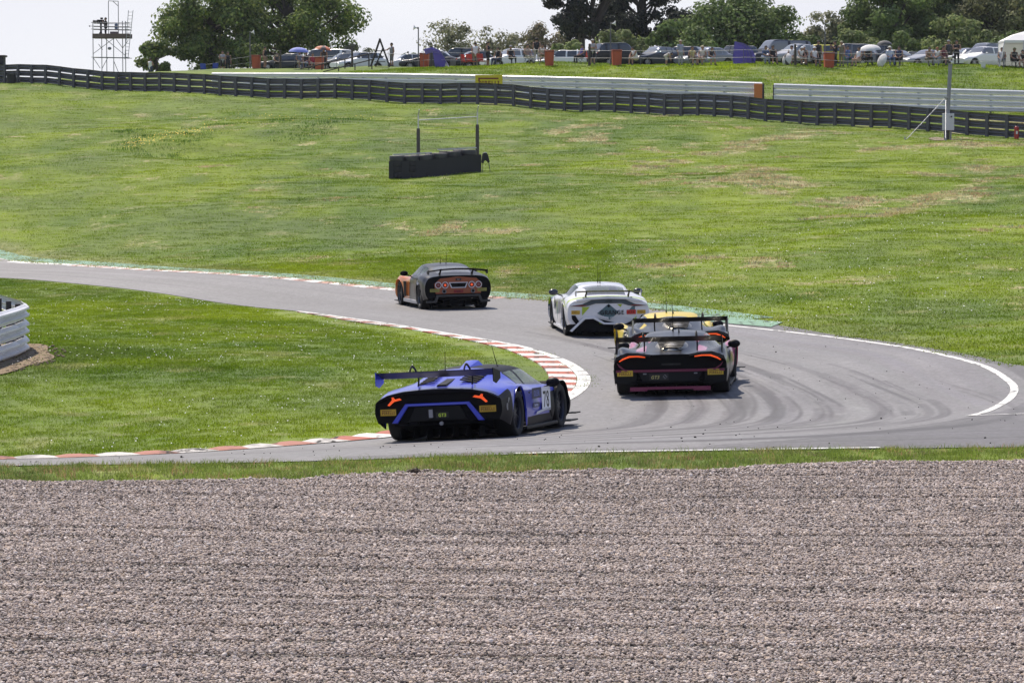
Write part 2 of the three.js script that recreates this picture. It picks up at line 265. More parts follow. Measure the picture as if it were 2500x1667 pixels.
// ---------- painted lines and kerbs ----------
const paintTex = (() => { const t = dataTex(512, 512, (i, j, o) => { const n = fbm(i * 0.02, j * 0.02, 4, 41), e = 0.82 - 0.35 * sstep(0.52, 0.75, n) - 0.12 * vnoise(i * 0.4, j * 0.4, 43) - 0.4 * sstep(0.6, 0.74, fbm(i * 0.045, j * 0.012, 4, 47)); o[0] = o[1] = e; o[2] = e * 0.97; }); t.repeat.set(0.35, 0.35); return t; })();
const matWhite = M([0.92, 0.92, 0.92], 0.7, { map: paintTex }), matRed = M([0.52, 0.155, 0.11], 0.8, { map: paintTex }), matKerbWhite = M([0.95, 0.93, 0.92], 0.75, { map: paintTex }), matFadedRed = M([0.62, 0.36, 0.31], 0.8, { map: paintTex }), matWornRed = M([0.50, 0.22, 0.17], 0.85, { map: paintTex }), matWornWhite = M([0.72, 0.69, 0.67], 0.85, { map: paintTex }), matGreenPaint = M([0.25, 0.43, 0.32], 0.85, { map: paintTex });
const iSub = (a, b) => innerFine.slice(nearest(innerFine, ...a), nearest(innerFine, ...b) + 1), oSub = (a, b) => outerFine.slice(nearest(outerFine, ...a), nearest(outerFine, ...b) + 1);
{ // white band between the asphalt and the inner kerb, wider round the apex
  const A = iSub([-1.3, 52.6], [-5.73, 89.2]);
  const B = A.map((p, i) => { const a = A[Math.max(0, i - 1)], b = A[Math.min(A.length - 1, i + 1)], l = Math.hypot(b.x - a.x, b.y - a.y), w = 0.14 + 0.12 * Math.exp(-(((p.y - 64) / 7) ** 2)); return V(p.x - (b.y - a.y) / l * w, p.y + (b.x - a.x) / l * w, 0); });
  structure('painted_edge_line', ribbon(A, B, 2, 0.02), matWhite, 'white band painted along the inside kerb');
}
{
  const far = oSub([5.6, 82.4], [-42, 160]), ow = (P, a, b, up, m, nm, lb) => structure(nm, ribbon(offsetLine(P, a), offsetLine(P, b), 2, up), m, lb);
  ow(far, -0.9, -0.05, 0.018, matGreenPaint, 'painted_green_strip', 'strip of pale green paint beyond the far kerb');
  structure('painted_green_strip', ribbon(curvePts([[4.0, 86.2], [5.3, 83.4], [6.6, 81.1]], 12), curvePts([[3.8, 84.6], [5.15, 81.5], [6.2, 79.7]], 12), 4, 0.026), matGreenPaint, 'wide end of the pale green painted run off');
  const out = curvePts([[3.6, 84], [5.23, 80.7], [6.31, 78.5], [7.35, 75.65], [8.38, 71.5], [8.74, 68.3], [8.96, 64.8], [9.05, 62.6], [9.0, 60.3], [8.82, 58.4], [8.33, 55.6], [7.68, 52.8], [7.12, 50.6], [6.85, 49.8]], 160);
  ow(out, -0.07, 0.07, 0.018, matWhite, 'painted_edge_line', 'white line round the outside of the hairpin');
  ow(curvePts([[6.85, 49.78], [7.7, 49.6], [9, 49.9], [20, 51]], 60), -0.06, 0.06, 0.022, matWhite, 'painted_edge_line', 'white line across the mouth of the side road');
  ow(curvePts([[0.02, 39.62], [1.23, 39.93], [3.93, 40.5], [4.5, 40.6]], 60), -0.07, 0.07, 0.018, matWhite, 'painted_edge_line', 'white line along the near edge of the asphalt');
}
function kerb(name, label, A, B, pitch, high, saw, from, mats) {          // blocks laid end to end, each its own piece
  const root = new THREE.Group(); root.name = numbered(name); root.userData = { kind: 'structure', label }; scene.add(root);
  let s = 0, i0 = 0, n = 0;
  for (let i = 1; i < A.length; i++) {
    s += Math.hypot(A[i].x - A[i - 1].x, A[i].y - A[i - 1].y);
    if (s < (A[i].y < 53.5 ? pitch * 0.76 : pitch) && i < A.length - 1) continue;
    const p = [A[i0], B[i0], A[i], B[i]], pos = [], e = 0.004;
    const nx = 4, nz = 3;                                                  // rounded rise towards the grass, sawtooth along
    for (let a = 0; a <= nz; a++) for (let b = 0; b <= nx; b++) {
      const t = a / nz * (1 - e) + e / 2, w = b / nx, x = mix(mix(p[0].x, p[2].x, t), mix(p[1].x, p[3].x, t), w), d = mix(mix(p[0].y, p[2].y, t), mix(p[1].y, p[3].y, t), w);
      const rise = 0.016 + (high * Math.pow(w, 1.3) + saw * (a === 0 ? 0 : a === nz ? 0.15 : 1) * Math.min(1, w * 2.5)) * (d < 60 ? 1 : mix(1, 0.3, sstep(60, 72, d)));
      pos.push(x, heightAt(x, d) + rise, -d);
    }
    const top = pos.length / 3, idx = [];
    for (let a = 0; a < nz; a++) for (let b = 0; b < nx; b++) { const q = a * (nx + 1) + b, r = q + nx + 1; idx.push(q, q + 1, r, q + 1, r + 1, r); }
    for (let a = 0; a <= nz; a++) { const q = (a * (nx + 1) + nx) * 3; pos.push(pos[q], pos[q + 1] - 0.16, pos[q + 2]); }        // back face down into the grass
    for (let a = 0; a < nz; a++) idx.push(a * (nx + 1) + nx, top + a, top + a + 1, a * (nx + 1) + nx, top + a + 1, (a + 1) * (nx + 1) + nx);
    const g = new THREE.BufferGeometry(); g.setAttribute('position', new THREE.Float32BufferAttribute(pos, 3)); g.setIndex(idx);
    g.setAttribute('uv', new THREE.Float32BufferAttribute(pos.filter((_, k) => k % 3 !== 1), 2)); const f = toCreasedNormals(g, 0.5);
    part('kerb_block', f, mats[(n + from) % 2 + (mats.length > 2 && p[0].x < -2.6 ? 2 : 0)], root); n++; i0 = i; s = 0;
  }
}
{
  const kb = kerbIn.slice(nearest(kerbIn, -16, 48.5)), A = [], B = [];
  for (const p of kb) { const q = innerFine[nearest(innerFine, p.x, p.y)]; let w = 0; A.push(q); B.push(p); }
  const A2 = A.map((q, i) => { const b = B[i], l = Math.hypot(b.x - q.x, b.y - q.y) || 1, k = (0.13 + 0.14 * Math.exp(-(((q.y - 64) / 7) ** 2))) / l; return V(mix(q.x, b.x, k), mix(q.y, b.y, k), 0); });
  kerb('kerb', 'red and white sawtooth kerb round the inside of the hairpin', A2, B, 0.66, 0.022, 0.024, 0, [matRed, matKerbWhite, matWornRed, matWornWhite]);
  const far = oSub([-0.2, 95.4], [-15.6, 119]);
  kerb('kerb', 'low red and white kerb along the far edge of the asphalt', offsetLine(far, 0.42), offsetLine(far, -0.03), 0.62, 0.008, 0.004, 0, [matFadedRed, matKerbWhite]);
  const f2 = oSub([-15.6, 119], [-42, 160]);
  structure('painted_edge_line', ribbon(offsetLine(f2, -0.05), offsetLine(f2, 0.3), 2, 0.02), matWhite, 'white line along the far straight');
}
// ---------- gravel trap ----------
const gravelH = (x, d) => heightAt(x, d) + 0.05 + 0.04 * (fbm(x * 0.5, d * 1.1, 3, 51) - 0.5) + 0.03 * (fbm(x * 0.16 + 5, d * 2.6, 3, 52) - 0.5) - 0.022 * sstep(0.56, 0.68, fbm(x * 0.07 + 3, d * 3.1 + 0.05 * x, 2, 54)) + 0.015 * sstep(0.6, 0.05, gravelD(x) - d) - 0.04 * sstep(0.12, -0.3, gravelD(x) - d);
{
  const pos = [], uv = [], idx = [], nx = 90, nd = 90;
  for (let j = 0; j <= nd; j++) for (let i = 0; i <= nx; i++) { const x = -14 + 28 * i / nx, e = gravelD(x) + 0.25, d = 12 + (e - 12) * j / nd; pos.push(x, gravelH(x, d) - 0.012, -d); uv.push(x, d); }
  for (let j = 0; j < nd; j++) for (let i = 0; i < nx; i++) { const a = j * (nx + 1) + i, b = a + nx + 1; idx.push(a, a + 1, b, a + 1, b + 1, b); }
  const g = new THREE.BufferGeometry(); g.setAttribute('position', new THREE.Float32BufferAttribute(pos, 3)); g.setAttribute('uv', new THREE.Float32BufferAttribute(uv, 2)); g.setIndex(idx); g.computeVertexNormals();
  const t = dataTex(512, 512, (i, j, o) => { const n = vnoise(i * 0.3, j * 0.3, 61), e = 0.10 + 0.12 * n; o[0] = e * 1.08; o[1] = e; o[2] = e * 0.92; }); t.repeat.set(0.9, 0.9);
  const root = structure('gravel_trap', g, M([1, 1, 1], 0.95, { map: t }), 'pinkish grey gravel trap');
  const kinds = [0, 1, 2, 3, 4].map((k) => { const q = new THREE.IcosahedronGeometry(1, k < 3 ? 1 : 0), p = q.attributes.position; const ax = rr(0.75, 1.1), az = rr(0.7, 1);
    for (let i = 0; i < p.count; i++) { const x = p.getX(i), y = p.getY(i), z = p.getZ(i), f = 0.82 + 0.36 * vnoise(x * 1.3 + k * 9 + 5, y * 1.3 + z * 2.1 + 7, k); p.setXYZ(i, x * f * ax, y * f * 0.66, z * f * az); } q.computeVertexNormals(); q.deleteAttribute('uv'); return q; });
  const lists = kinds.map(() => []), Q = new THREE.Quaternion(), E = new THREE.Euler(), C = [[.46, .378, .322], [.40, .328, .28], [.54, .455, .40], [.31, .252, .215], [.40, .34, .308], [.48, .38, .295], [.62, .55, .50], [.10, .082, .075]];
  const step = 0.0248;
  for (let d = 22.3; d < 39.6; d += step) {
    const w = 0.1555 * d + 2.2;
    for (let x = -w; x < w; x += step) {
      const px = x + rr(-0.5, 0.5) * step * 1.3, pd = d + rr(-0.5, 0.5) * step * 1.3;
      if (pd > gravelD(px) + 0.03 + rr(-0.05, 0.16)) continue;
      const s = rnd() < 0.05 ? rr(0.017, 0.025) : rr(0.009, 0.0165), k = Math.floor(rnd() * 5), c = C[Math.floor(Math.pow(rnd(), 1.25) * 8)];
      const v = rr(0.8, 1.18) * (0.78 + 0.44 * fbm(px * 0.6, pd * 2.6, 4, 77)); E.set(rr(-0.5, 0.5), rnd() * 6.3, rr(-0.5, 0.5)); Q.setFromEuler(E);
      lists[k].push([mat4(V(px, gravelH(px, pd) + rr(-0.008, 0.012), -pd), Q, V(s, s * rr(0.75, 1.25), s)), new THREE.Color().setRGB(c[0] * v * 1.03, c[1] * v * 1.03, c[2] * v * 1.03)]);
    }
  }
  const ms = M([1, 1, 1], 0.85);
  kinds.forEach((g, k) => instances('gravel_stones', g, ms, lists[k], 'loose rounded gravel stones', root));
}
// ---------- grass blades ----------
function tuft(n, rad, h0, h1, wid, lean) {
  const pos = [], nor = [], idx = [];
  for (let k = 0; k < n; k++) {
    const a = rnd() * 6.283, r = rad * Math.sqrt(rnd()), x = Math.cos(a) * r, z = Math.sin(a) * r, h = rr(h0, h1), b = rnd() * 6.283, l = h * rr(0.1, lean), w = wid * rr(0.7, 1.3), f = rnd() * 6.283;
    const cx = Math.cos(f) * w / 2, cz = Math.sin(f) * w / 2, lx = Math.cos(b) * l, lz = Math.sin(b) * l, i = pos.length / 3;
    pos.push(x - cx, -0.01, z - cz, x + cx, -0.01, z + cz, x + lx * 0.35 - cx * 0.7, h * 0.6, z + lz * 0.35 - cz * 0.7, x + lx * 0.35 + cx * 0.7, h * 0.6, z + lz * 0.35 + cz * 0.7, x + lx, h * rr(0.85, 1), z + lz);
    const ny = 0.75, qx = -Math.sin(f) * 0.65, qz = Math.cos(f) * 0.65; for (let q = 0; q < 5; q++) nor.push(qx, ny, qz);
    idx.push(i, i + 1, i + 2, i + 1, i + 3, i + 2, i + 2, i + 3, i + 4);
  }
  const g = new THREE.BufferGeometry(); g.setAttribute('position', new THREE.Float32BufferAttribute(pos, 3)); g.setAttribute('normal', new THREE.Float32BufferAttribute(nor, 3)); g.setIndex(idx); return g;
}
const matBlade = M([1, 1, 1], 1, { transmission: 0.45, thickness: 0, ior: 1.2, specularIntensity: 0.15 });
{
  const o = [0, 0, 0], Q = new THREE.Quaternion(), UPV = V(0, 1, 0);
  const spot = (x, d, s, sy, gain) => { grassColor(x, d, o); const k = gain * rr(0.75, 1.3); Q.setFromAxisAngle(UPV, rnd() * 6.3); return [mat4(on(x, d), Q, V(s, sy, s)), new THREE.Color().setRGB(o[0] * k, o[1] * k, o[2] * k)]; };
  const clear = (x, d) => !inside(x, d, roadPoly);
  // near verge
  let kinds = [tuft(30, 0.12, 0.02, 0.075, 0.006, 1.1), tuft(20, 0.12, 0.04, 0.12, 0.005, 0.9)], L = [[], []];
  for (let k = 0; k < 7600; k++) { const x = rr(-11.5, 11.5), d = rr(35.6, 41.4), e = gravelD(x); if (d < e + 0.08 + rr(-0.05, 0.12) || !clear(x, d + 0.06)) continue; const q = rnd() < 0.85 ? 0 : 1; L[q].push(spot(x, d, rr(0.8, 1.4), rr(0.6, 1.15) * (0.6 + 0.9 * fbm(x * 1.3, d * 1.3, 3, 88)), rnd() < 0.3 ? 1.15 : 1.55)); }
  for (const l of L) for (const e of l) { const k = rnd(), c = e[1]; if (k < 0.22) c.setRGB(0.34 * rr(.7, 1.2), 0.30 * rr(.7, 1.2), 0.14); else c.setRGB(mix(c.r, 0.16, .35), mix(c.g, 0.19, .3), mix(c.b, 0.07, .6)); }
  kinds.forEach((g, i) => instances('verge_grass', g, matBlade, L[i], 'strip of longer grass between gravel and asphalt'));
  // infield, short and mown
  kinds = [tuft(34, 0.2, 0.015, 0.045, 0.009, 1.2), tuft(26, 0.2, 0.02, 0.07, 0.009, 1)]; L = [[], []];
  for (let k = 0; k < 36000; k++) { const d = Math.sqrt(rr(44 * 44, 112 * 112)), x = rr(-0.165 * d - 4, 0.03 * d); if (!clear(x, d) || inside(x, d + 0.5, roadPoly) || d < 50) continue; if (kerbIn.some((p) => Math.abs(p.x - x) < 0.75 && Math.abs(p.y - d) < 0.75 )) { if (rnd() < 0.85) continue; } L[rnd() < 0.8 ? 0 : 1].push(spot(x, d, rr(0.9, 1.5), rr(0.5, 1.1), 1.55)); }
  kinds.forEach((g, i) => instances('infield_grass', g, matBlade, L[i], 'short mown grass inside the hairpin'));
  // bank beyond the track
  kinds = [tuft(34, 0.42, 0.012, 0.04, 0.02, 1.5), tuft(24, 0.4, 0.02, 0.075, 0.018, 1.2)]; L = [[], []];
  for (let k = 0; k < 76000; k++) { const d = rr(50, 202), x = rr(-0.162 * d - 5, 0.162 * d + 6); const far = outerFine; if (d < 62 && x < 10) continue; if (x < 28 && d < 128 && (inside(x, d, roadPoly) || inside(x, d + 1.2, roadPoly) || inside(x, d + 22, roadPoly) || inside(x, d + 8, roadPoly))) continue; if (heightAt(x, d) < 0.02) continue; L[rnd() < 0.8 ? 0 : 1].push(spot(x, d, rr(0.8, 1.5), rr(0.4, 1.1), 1.6)); }
  kinds.forEach((g, i) => instances('bank_grass', g, matBlade, L[i], 'rough grass on the bank beyond the track'));
  L = []; const up = tuft(30, 0.5, 0.03, 0.12, 0.03, 1.1);
  for (let k = 0; k < 10500; k++) { const d = rr(196, 240), x = rr(-0.05 * d, 0.162 * d + 6); L.push(spot(x, d, rr(0.8, 1.5), rr(0.6, 1.3), 1.6)); }
  instances('upper_bank_grass', up, matBlade, L, 'grass on the upper bank below the spectators');
  // dead grass thatch in the dry patches
  const th = tuft(26, 0.35, 0.02, 0.06, 0.022, 2.2); L = [];
  for (let k = 0; k < 60000 && L.length < 5200; k++) { const d = rr(95, 190), x = rr(-0.16 * d, 0.16 * d); grassColor(x, d, o); if (o[0] < o[1] * 1.05 || clear(x, d) === false) continue; L.push([mat4(on(x, d), Q.setFromAxisAngle(UPV, rnd() * 6).clone(), V(1, rr(0.6, 1.8), 1)), new THREE.Color().setRGB(0.47 * rr(0.55, 1.15), 0.43 * rr(0.65, 1.05), 0.21)]); }
  instances('dry_thatch', th, matBlade, L, 'straw coloured dead grass lying in patches on the bank');
  // daisies and buttercups
  const fl = new THREE.CircleGeometry(1, 6); fl.rotateX(-1.1); const white = [], yel = [];
  for (let k = 0; k < 300; k++) { const d = rr(51, 100), x = rr(-0.16 * d, 0.0 * d + 1), n = Math.floor(rr(1, 7)), v = fbm(x * 0.3, d * 0.2, 3, 95); if (v < 0.5) continue; for (let q = 0; q < n; q++) { const a = x + rr(-0.8, 0.8), b = d + rr(-1.6, 1.6); if (!clear(a, b) || inside(a, b + 0.6, roadPoly)) continue; white.push([mat4(on(a, b, rr(0.04, 0.07)), Q.setFromAxisAngle(UPV, rr(-0.5, 0.5)).clone(), rr(0.008, 0.014)), null]); } }
  for (let k = 0; k < 260; k++) { const d = rr(80, 112), x = rr(2, 0.16 * d), b = d; if (!clear(x, b) && !0) continue; if (heightAt(x, b) < 0.1) continue; white.push([mat4(on(x, b, 0.06), Q.setFromAxisAngle(UPV, rr(-0.5, 0.5)).clone(), rr(0.011, 0.02)), null]); }
  instances('daisies', fl, M([0.8, 0.8, 0.78], 0.8), white, 'tiny white daisies scattered in the grass');
  for (let k = 0; k < 230; k++) { const t = rnd(), x = mix(-18.8, -15.4, t) + rr(-0.9, 0.9) * rnd(), d = mix(163, 167, t) + rr(-2, 2) * rnd(); yel.push([mat4(on(x, d, rr(0.08, 0.2)), Q.identity().clone(), rr(0.014, 0.03)), null]); }
  for (let k = 0; k < 70; k++) { const x = rr(-17, -7), d = rr(166, 175); yel.push([mat4(on(x, d, rr(0.12, 0.3)), Q.identity().clone(), rr(0.012, 0.028)), null]); }
  instances('buttercups', fl, M([0.75, 0.52, 0.02], 0.7), yel, 'yellow buttercups flowering on the left of the bank');
  const wd = tuft(26, 0.55, 0.03, 0.14, 0.03, 1.4); L = [];
  for (let k = 0; k < 420; k++) { const x = rr(-20, -6.5), d = 164 + (x + 19) * 0.45 + rr(-6, 6); if (fbm(x * 0.3, d * 0.22, 3, 99) < 0.52) continue; const e = rr(0.6, 1.2); L.push([mat4(on(x, d), Q.setFromAxisAngle(UPV, rnd() * 6).clone(), V(1, rr(0.5, 1.4), 1)), new THREE.Color().setRGB(0.115 * e, 0.22 * e, 0.03)]); }
  instances('tall_weeds', wd, matBlade, L, 'taller dark green weeds on the left of the bank');
}
// ---------- guard rails ----------
const steelTex = dataTex(256, 256, (i, j, o) => { const n = fbm(i * 0.03, j * 0.09, 4, 71), e = 0.78 + 0.3 * (n - 0.5) + 0.1 * (vnoise(i * 0.5, j * 0.5, 72) - 0.5); o[0] = e; o[1] = e; o[2] = e * 1.02; });
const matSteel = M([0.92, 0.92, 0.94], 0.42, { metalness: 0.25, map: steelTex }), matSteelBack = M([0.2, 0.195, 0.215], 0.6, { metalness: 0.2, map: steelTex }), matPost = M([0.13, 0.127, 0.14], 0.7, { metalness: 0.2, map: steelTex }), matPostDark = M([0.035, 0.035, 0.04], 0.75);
const W_BEAM = [[-0.01, -0.158], [0.01, -0.152], [0.025, -0.13], [0.1, -0.1], [0.105, -0.06], [0.025, -0.028], [0.0, 0], [0.025, 0.028], [0.105, 0.06], [0.1, 0.1], [0.025, 0.13], [0.01, 0.152], [-0.01, 0.158]];
function beam(p, q, y, side) {                                             // W section swept from p to q; side: +1 or -1, the way the humps face
  const pos = [], idx = [], dx = q[0] - p[0], dd = q[1] - p[1], l = Math.hypot(dx, dd), nx = dd / l * side, nd = -dx / l * side, n = W_BEAM.length, uv = [];
  const ends = [p, q];
  for (const [k, e] of ends.entries()) { const h = e[2] ?? heightAt(e[0], e[1]); for (const [o, v] of W_BEAM) { pos.push(e[0] + nx * o, h + y + v, -(e[1] + nd * o)); uv.push(e[0] * 0.3 + e[1] * 0.3, v * 2); } }
  for (let i = 0; i < n - 1; i++) idx.push(i, i + 1, n + i, i + 1, n + i + 1, n + i);
  const g = new THREE.BufferGeometry(); g.setAttribute('position', new THREE.Float32BufferAttribute(pos, 3)); g.setAttribute('uv', new THREE.Float32BufferAttribute(uv, 2)); g.setIndex(idx); return toCreasedNormals(g, 0.6);
}
function guardRail(name, label, line, bays, heights, side, matRail, matP, postSide, postW, postTop, group) {
  const P = curvePts(line, bays), root = thing(name, label, 'barrier', on(P[0].x, P[0].y), 0, group), o = root.position;
  const put = (g) => g.translate(-o.x, -o.y, -o.z);
  P.forEach((p, i) => {
    const a = P[Math.max(0, i - 1)], b = P[Math.min(bays, i + 1)], l = Math.hypot(b.x - a.x, b.y - a.y), nx = (b.y - a.y) / l * postSide, nd = -(b.x - a.x) / l * postSide;
    const x = p.x + nx * 0.08, d = p.y + nd * 0.08, h = line[0][2] !== undefined ? p.z : heightAt(x, d), ang = Math.atan2(-(b.y - a.y), b.x - a.x);
    part('post', put(at(new THREE.BoxGeometry(postW, postTop + 0.3, 0.11), 0, 0, 0, 0, -ang * 1, 0).translate(x, h + postTop / 2 - 0.15, -d)), matP, root);
    if (i === bays) return;
    const q = P[i + 1], hz = line[0][2] !== undefined, wob = (k) => 0.012 * (vnoise(i * 0.7, k * 3.1, 5) - 0.5);
    heights.forEach((y, k) => part('rail', put(beam(hz ? [p.x, p.y, p.z] : [p.x, p.y], hz ? [q.x, q.y, q.z] : [q.x, q.y], y + wob(k), side)), matRail, root));
  });
  return root;
}
const darkLine = [[-38, 205.5], [-30.5, 199.4], [-23.5, 194.3], [-17, 189.6], [-11, 185.9], [-5, 182.5], [0, 179.9], [6, 175.2], [12, 169.6], [18, 163.8], [24.2, 158.3], [31, 152]];
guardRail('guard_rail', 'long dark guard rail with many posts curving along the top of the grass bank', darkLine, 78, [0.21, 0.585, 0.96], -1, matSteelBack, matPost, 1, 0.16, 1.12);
guardRail('guard_rail', 'bright galvanised guard rail behind the dark one, ending at an orange board', [[-21.05, 235, 7.7], [-9.53, 222, 7.43], [0, 212, 7.1], [8.93, 208, 6.8], [15.45, 206.4, 6.57]], 20, [0.19, 0.54, 0.885, 1.23], 1, matSteel, matPostDark, -1, 0.12, 1.3);
guardRail('guard_rail', 'bright galvanised guard rail running out of frame on the right behind the camera pole', [[16.13, 206, 6.49], [31.4, 205, 6.05], [36, 205, 5.95]], 9, [0.19, 0.54, 0.885, 1.23], 1, matSteel, matPostDark, -1, 0.12, 1.3);
guardRail('guard_rail', 'pale guard rail nose at the left edge, on bare earth inside the hairpin', [[-11.6, 62], [-10.75, 66], [-10.42, 69.2], [-10.36, 70.6], [-10.48, 71.6], [-10.85, 72.9], [-11.7, 75.5], [-14, 82]], 16, [0.19, 0.54, 0.89], 1, matSteel, matPostDark, -1, 0.1, 0.98);
{ // bare earth round the rail nose
  const c = [], n = 40; for (let i = 0; i < n; i++) { const a = i / n * 6.283, k = 0.85 + 0.35 * vnoise(Math.cos(a) * 2 + 4, Math.sin(a) * 2 + 4, 3); c.push([-11.3 + Math.cos(a) * 1.75 * k, 69 + Math.sin(a) * 4.6 * k]); }
  const A = c.map(() => V(-11.3, 69, 0)), B = c.map((p) => V(p[0], p[1], 0)); A.push(A[0]); B.push(B[0]);
  const t = dataTex(256, 256, (i, j, o) => { const e = 0.7 + 0.6 * fbm(i * 0.06, j * 0.06, 4, 81); o[0] = 0.2 * e; o[1] = 0.145 * e; o[2] = 0.09 * e; });
  structure('bare_earth', ribbon(A, B, 10, 0.03), M([1, 1, 1], 0.95, { map: t }), 'patch of bare brown earth under the rail nose');
  const L = [], Q = new THREE.Quaternion(), sg = new THREE.IcosahedronGeometry(1, 1).scale(1, .6, .9); for (let k = 0; k < 900; k++) { const a = rnd() * 6.283, r = Math.pow(rnd(), .45), x = -11.3 + Math.cos(a) * 1.95 * r, d = 69 + Math.sin(a) * 5 * r, e = rr(.6, 1.3), q = rr(.012, .045); L.push([mat4(on(x, d, .028), Q.setFromAxisAngle(V(0, 1, 0), rnd() * 6).clone(), q), new THREE.Color().setRGB(.2 * e, .15 * e, .1 * e)]); } instances('earth_crumbs', sg, M([1, 1, 1], .95), L, 'lumps of dry earth round the rail nose');
  const c2 = [], A2 = []; for (let i = 0; i <= n; i++) { const a = i / n * 6.283, k = 0.8 + 0.4 * vnoise(Math.cos(a) * 2 + 14, Math.sin(a) * 2 + 4, 3); c2.push(V(20.4 + Math.cos(a) * 1.0 * k, 154.6 + Math.sin(a) * 2.2 * k, 0)); A2.push(V(20.4, 154.6, 0)); }
  structure('bare_earth', ribbon(A2, c2, 6, 0.035), M([1.25, 1.35, 1.6], 0.95, { map: t }), 'grey bare patch at the foot of the camera pole');
}
{ // orange end board, yellow advertising board, white cabinet
  const b = thing('end_board', 'orange board closing the right end of the left bright guard rail', 'board', on(15.15, 206.1));
  part('panel', rbox(0.5, 1.12, 0.06, 0.02, 0, 0.72, 0.28), M([0.55, 0.17, 0.04], 0.6), b); part('edge_post', box(0.1, 1.3, 0.2, 0.33, 0.65, 0.1), matPostDark, b);
  const s = thing('advertising_board', 'small yellow advertising board with dark red lettering on the bright guard rail', 'board', on(-1.45, 210.3));
  part('panel', rbox(1.72, 0.72, 0.05, 0.02, 0, 1.02, 0), M([1, 1, 1], 0.6), s).material.map = canvasTex(256, 108, (c, w, h) => { c.fillStyle = '#c9b81f'; c.fillRect(0, 0, w, h); c.fillStyle = '#6b2a1a'; c.fillRect(28, 26, 190, 14); c.fillRect(28, 26, 14, 34); c.font = 'bold 58px sans-serif'; c.textAlign = 'center'; c.fillText('PIRELLI', w / 2, 98, 200); });
  part('stake', [box(0.06, 1.0, 0.06, -0.7, 0.3, -0.07), box(0.06, 1.0, 0.06, 0.7, 0.3, -0.07)], matPostDark, s);
  const k = thing('cabinet', 'low pale grey cabinet beside the yellow board', 'cabinet', on(-3.05, 210.4)); part('body', rbox(0.82, 0.95, 0.5, 0.03, 0, 0.5, 0), M([0.55, 0.57, 0.6], 0.6), k); part('lid', rbox(0.88, 0.05, 0.56, 0.02, 0, 1.0, 0), M([0.6, 0.62, 0.65], 0.6), k);
}
{ // tyre wall with a stub of fence behind it
  const rub = M([0.022, 0.021, 0.024], 0.8), rub2 = M([0.05, 0.049, 0.053], 0.6), x0 = -4.98, d0 = 144.3, x1 = -1.75, d1 = 145.2;
  const prof = [[0.17, -0.1], [0.2, -0.12], [0.29, -0.12], [0.325, -0.09], [0.325, 0.09], [0.29, 0.12], [0.2, 0.12], [0.17, 0.1]].map((p) => new THREE.Vector2(...p)), tg = new THREE.LatheGeometry(prof, 18);
  const root = thing('tyre_wall', 'block of stacked black tyres standing on the grass bank', 'tyre wall', on((x0 + x1) / 2, (d0 + d1) / 2)), o = root.position;
  for (let row = 0; row < 2; row++) for (let i = 0; i < 6; i++) {
    const t = (i + (row ? 0.4 : 0)) / 5.2; if (t > 1.03) continue; const x = mix(x0, x1, t), d = mix(d0, d1, t) + row * 0.55, y = heightAt(x, d);
    for (let k = 0; k < 4; k++) part('tyre', at(tg.clone(), x - o.x + rr(-0.02, 0.02), y - o.y + 0.14 + k * 0.235, -d - o.z + rr(-0.02, 0.02), rr(-0.04, 0.04), rnd() * 6, rr(-0.04, 0.04)), k === 3 ? rub2 : rub, root);
  }
  const belt = []; for (let i = 0; i < 6; i++) { const a = i / 6, b = (i + 1) / 6, P = (t) => { const x = mix(x0 - 0.33, x1 + 0.42, t), d = mix(d0, d1, t) - 0.345; return [x - o.x, heightAt(x, d) - o.y, -d - o.z]; }; const p = P(a), q = P(b); const g = new THREE.BufferGeometry(); g.setAttribute('position', new THREE.Float32BufferAttribute([...p, ...q, q[0], q[1] + 0.76, q[2], p[0], p[1] + 0.76, p[2]], 3)); g.setIndex([0, 1, 2, 0, 2, 3]); g.computeVertexNormals(); belt.push(g); }
  part('conveyor_belt', belt, M([0.02, 0.02, 0.024], 0.7), root).userData.label = 'black rubber belt wrapped round the front of the tyres';
  part('top_board', [0, 1].map((i) => { const x = mix(x0, x1, i ? 0.8 : 0.2), d = mix(d0, d1, i ? 0.8 : 0.2) + 0.75; return at(new THREE.BoxGeometry(1.7, 0.05, 0.22), x - o.x, heightAt(x, d) - o.y + 1.0, -d - o.z, 0, 0.2, 0.05); }), M([0.55, 0.55, 0.56], 0.6), root);
  const f = thing('fence_frame', 'two tall wooden posts with steel tips and thin wires standing behind the tyre wall', 'fence', on(-4.05, 146.2)), fo = f.position, wood = M([0.085, 0.075, 0.07], 0.9), st = M([0.55, 0.55, 0.58], 0.4, { metalness: 0.6 });
  const pp = [[-4.1, 146.2], [-1.52, 146.6]].map(([x, d]) => V(x - fo.x, heightAt(x, d) - fo.y, -d - fo.z));
  pp.forEach((p, i) => { part('post', at(new THREE.CylinderGeometry(0.075, 0.09, 2.0, 9), p.x, p.y + 0.98, p.z), wood, f); const q = part('post_tip', [rod([p.x, p.y + 1.9, p.z], [p.x, p.y + 2.55, p.z], 0.032), rod([p.x, p.y + 2.53, p.z], [p.x + 0.05, p.y + 2.8, p.z + 0.12], 0.03)], st, f); });
  part('rail', rod([pp[0].x, pp[0].y + 2.34, pp[0].z], [pp[1].x, pp[1].y + 2.32, pp[1].z], 0.024), st, f);
  for (const y of [1.05, 1.45, 1.9, 2.46]) part('wire', rod([pp[0].x, pp[0].y + y, pp[0].z], [pp[1].x, pp[1].y + y - 0.02, pp[1].z], 0.008, 4), M([0.12, 0.11, 0.1], 0.6, { metalness: 0.5 }), f);
  const s = thing('marker_stand', 'small black moulded stand on two thin legs beside the tyre wall', 'stand', on(-1.16, 144.5), 0.15);
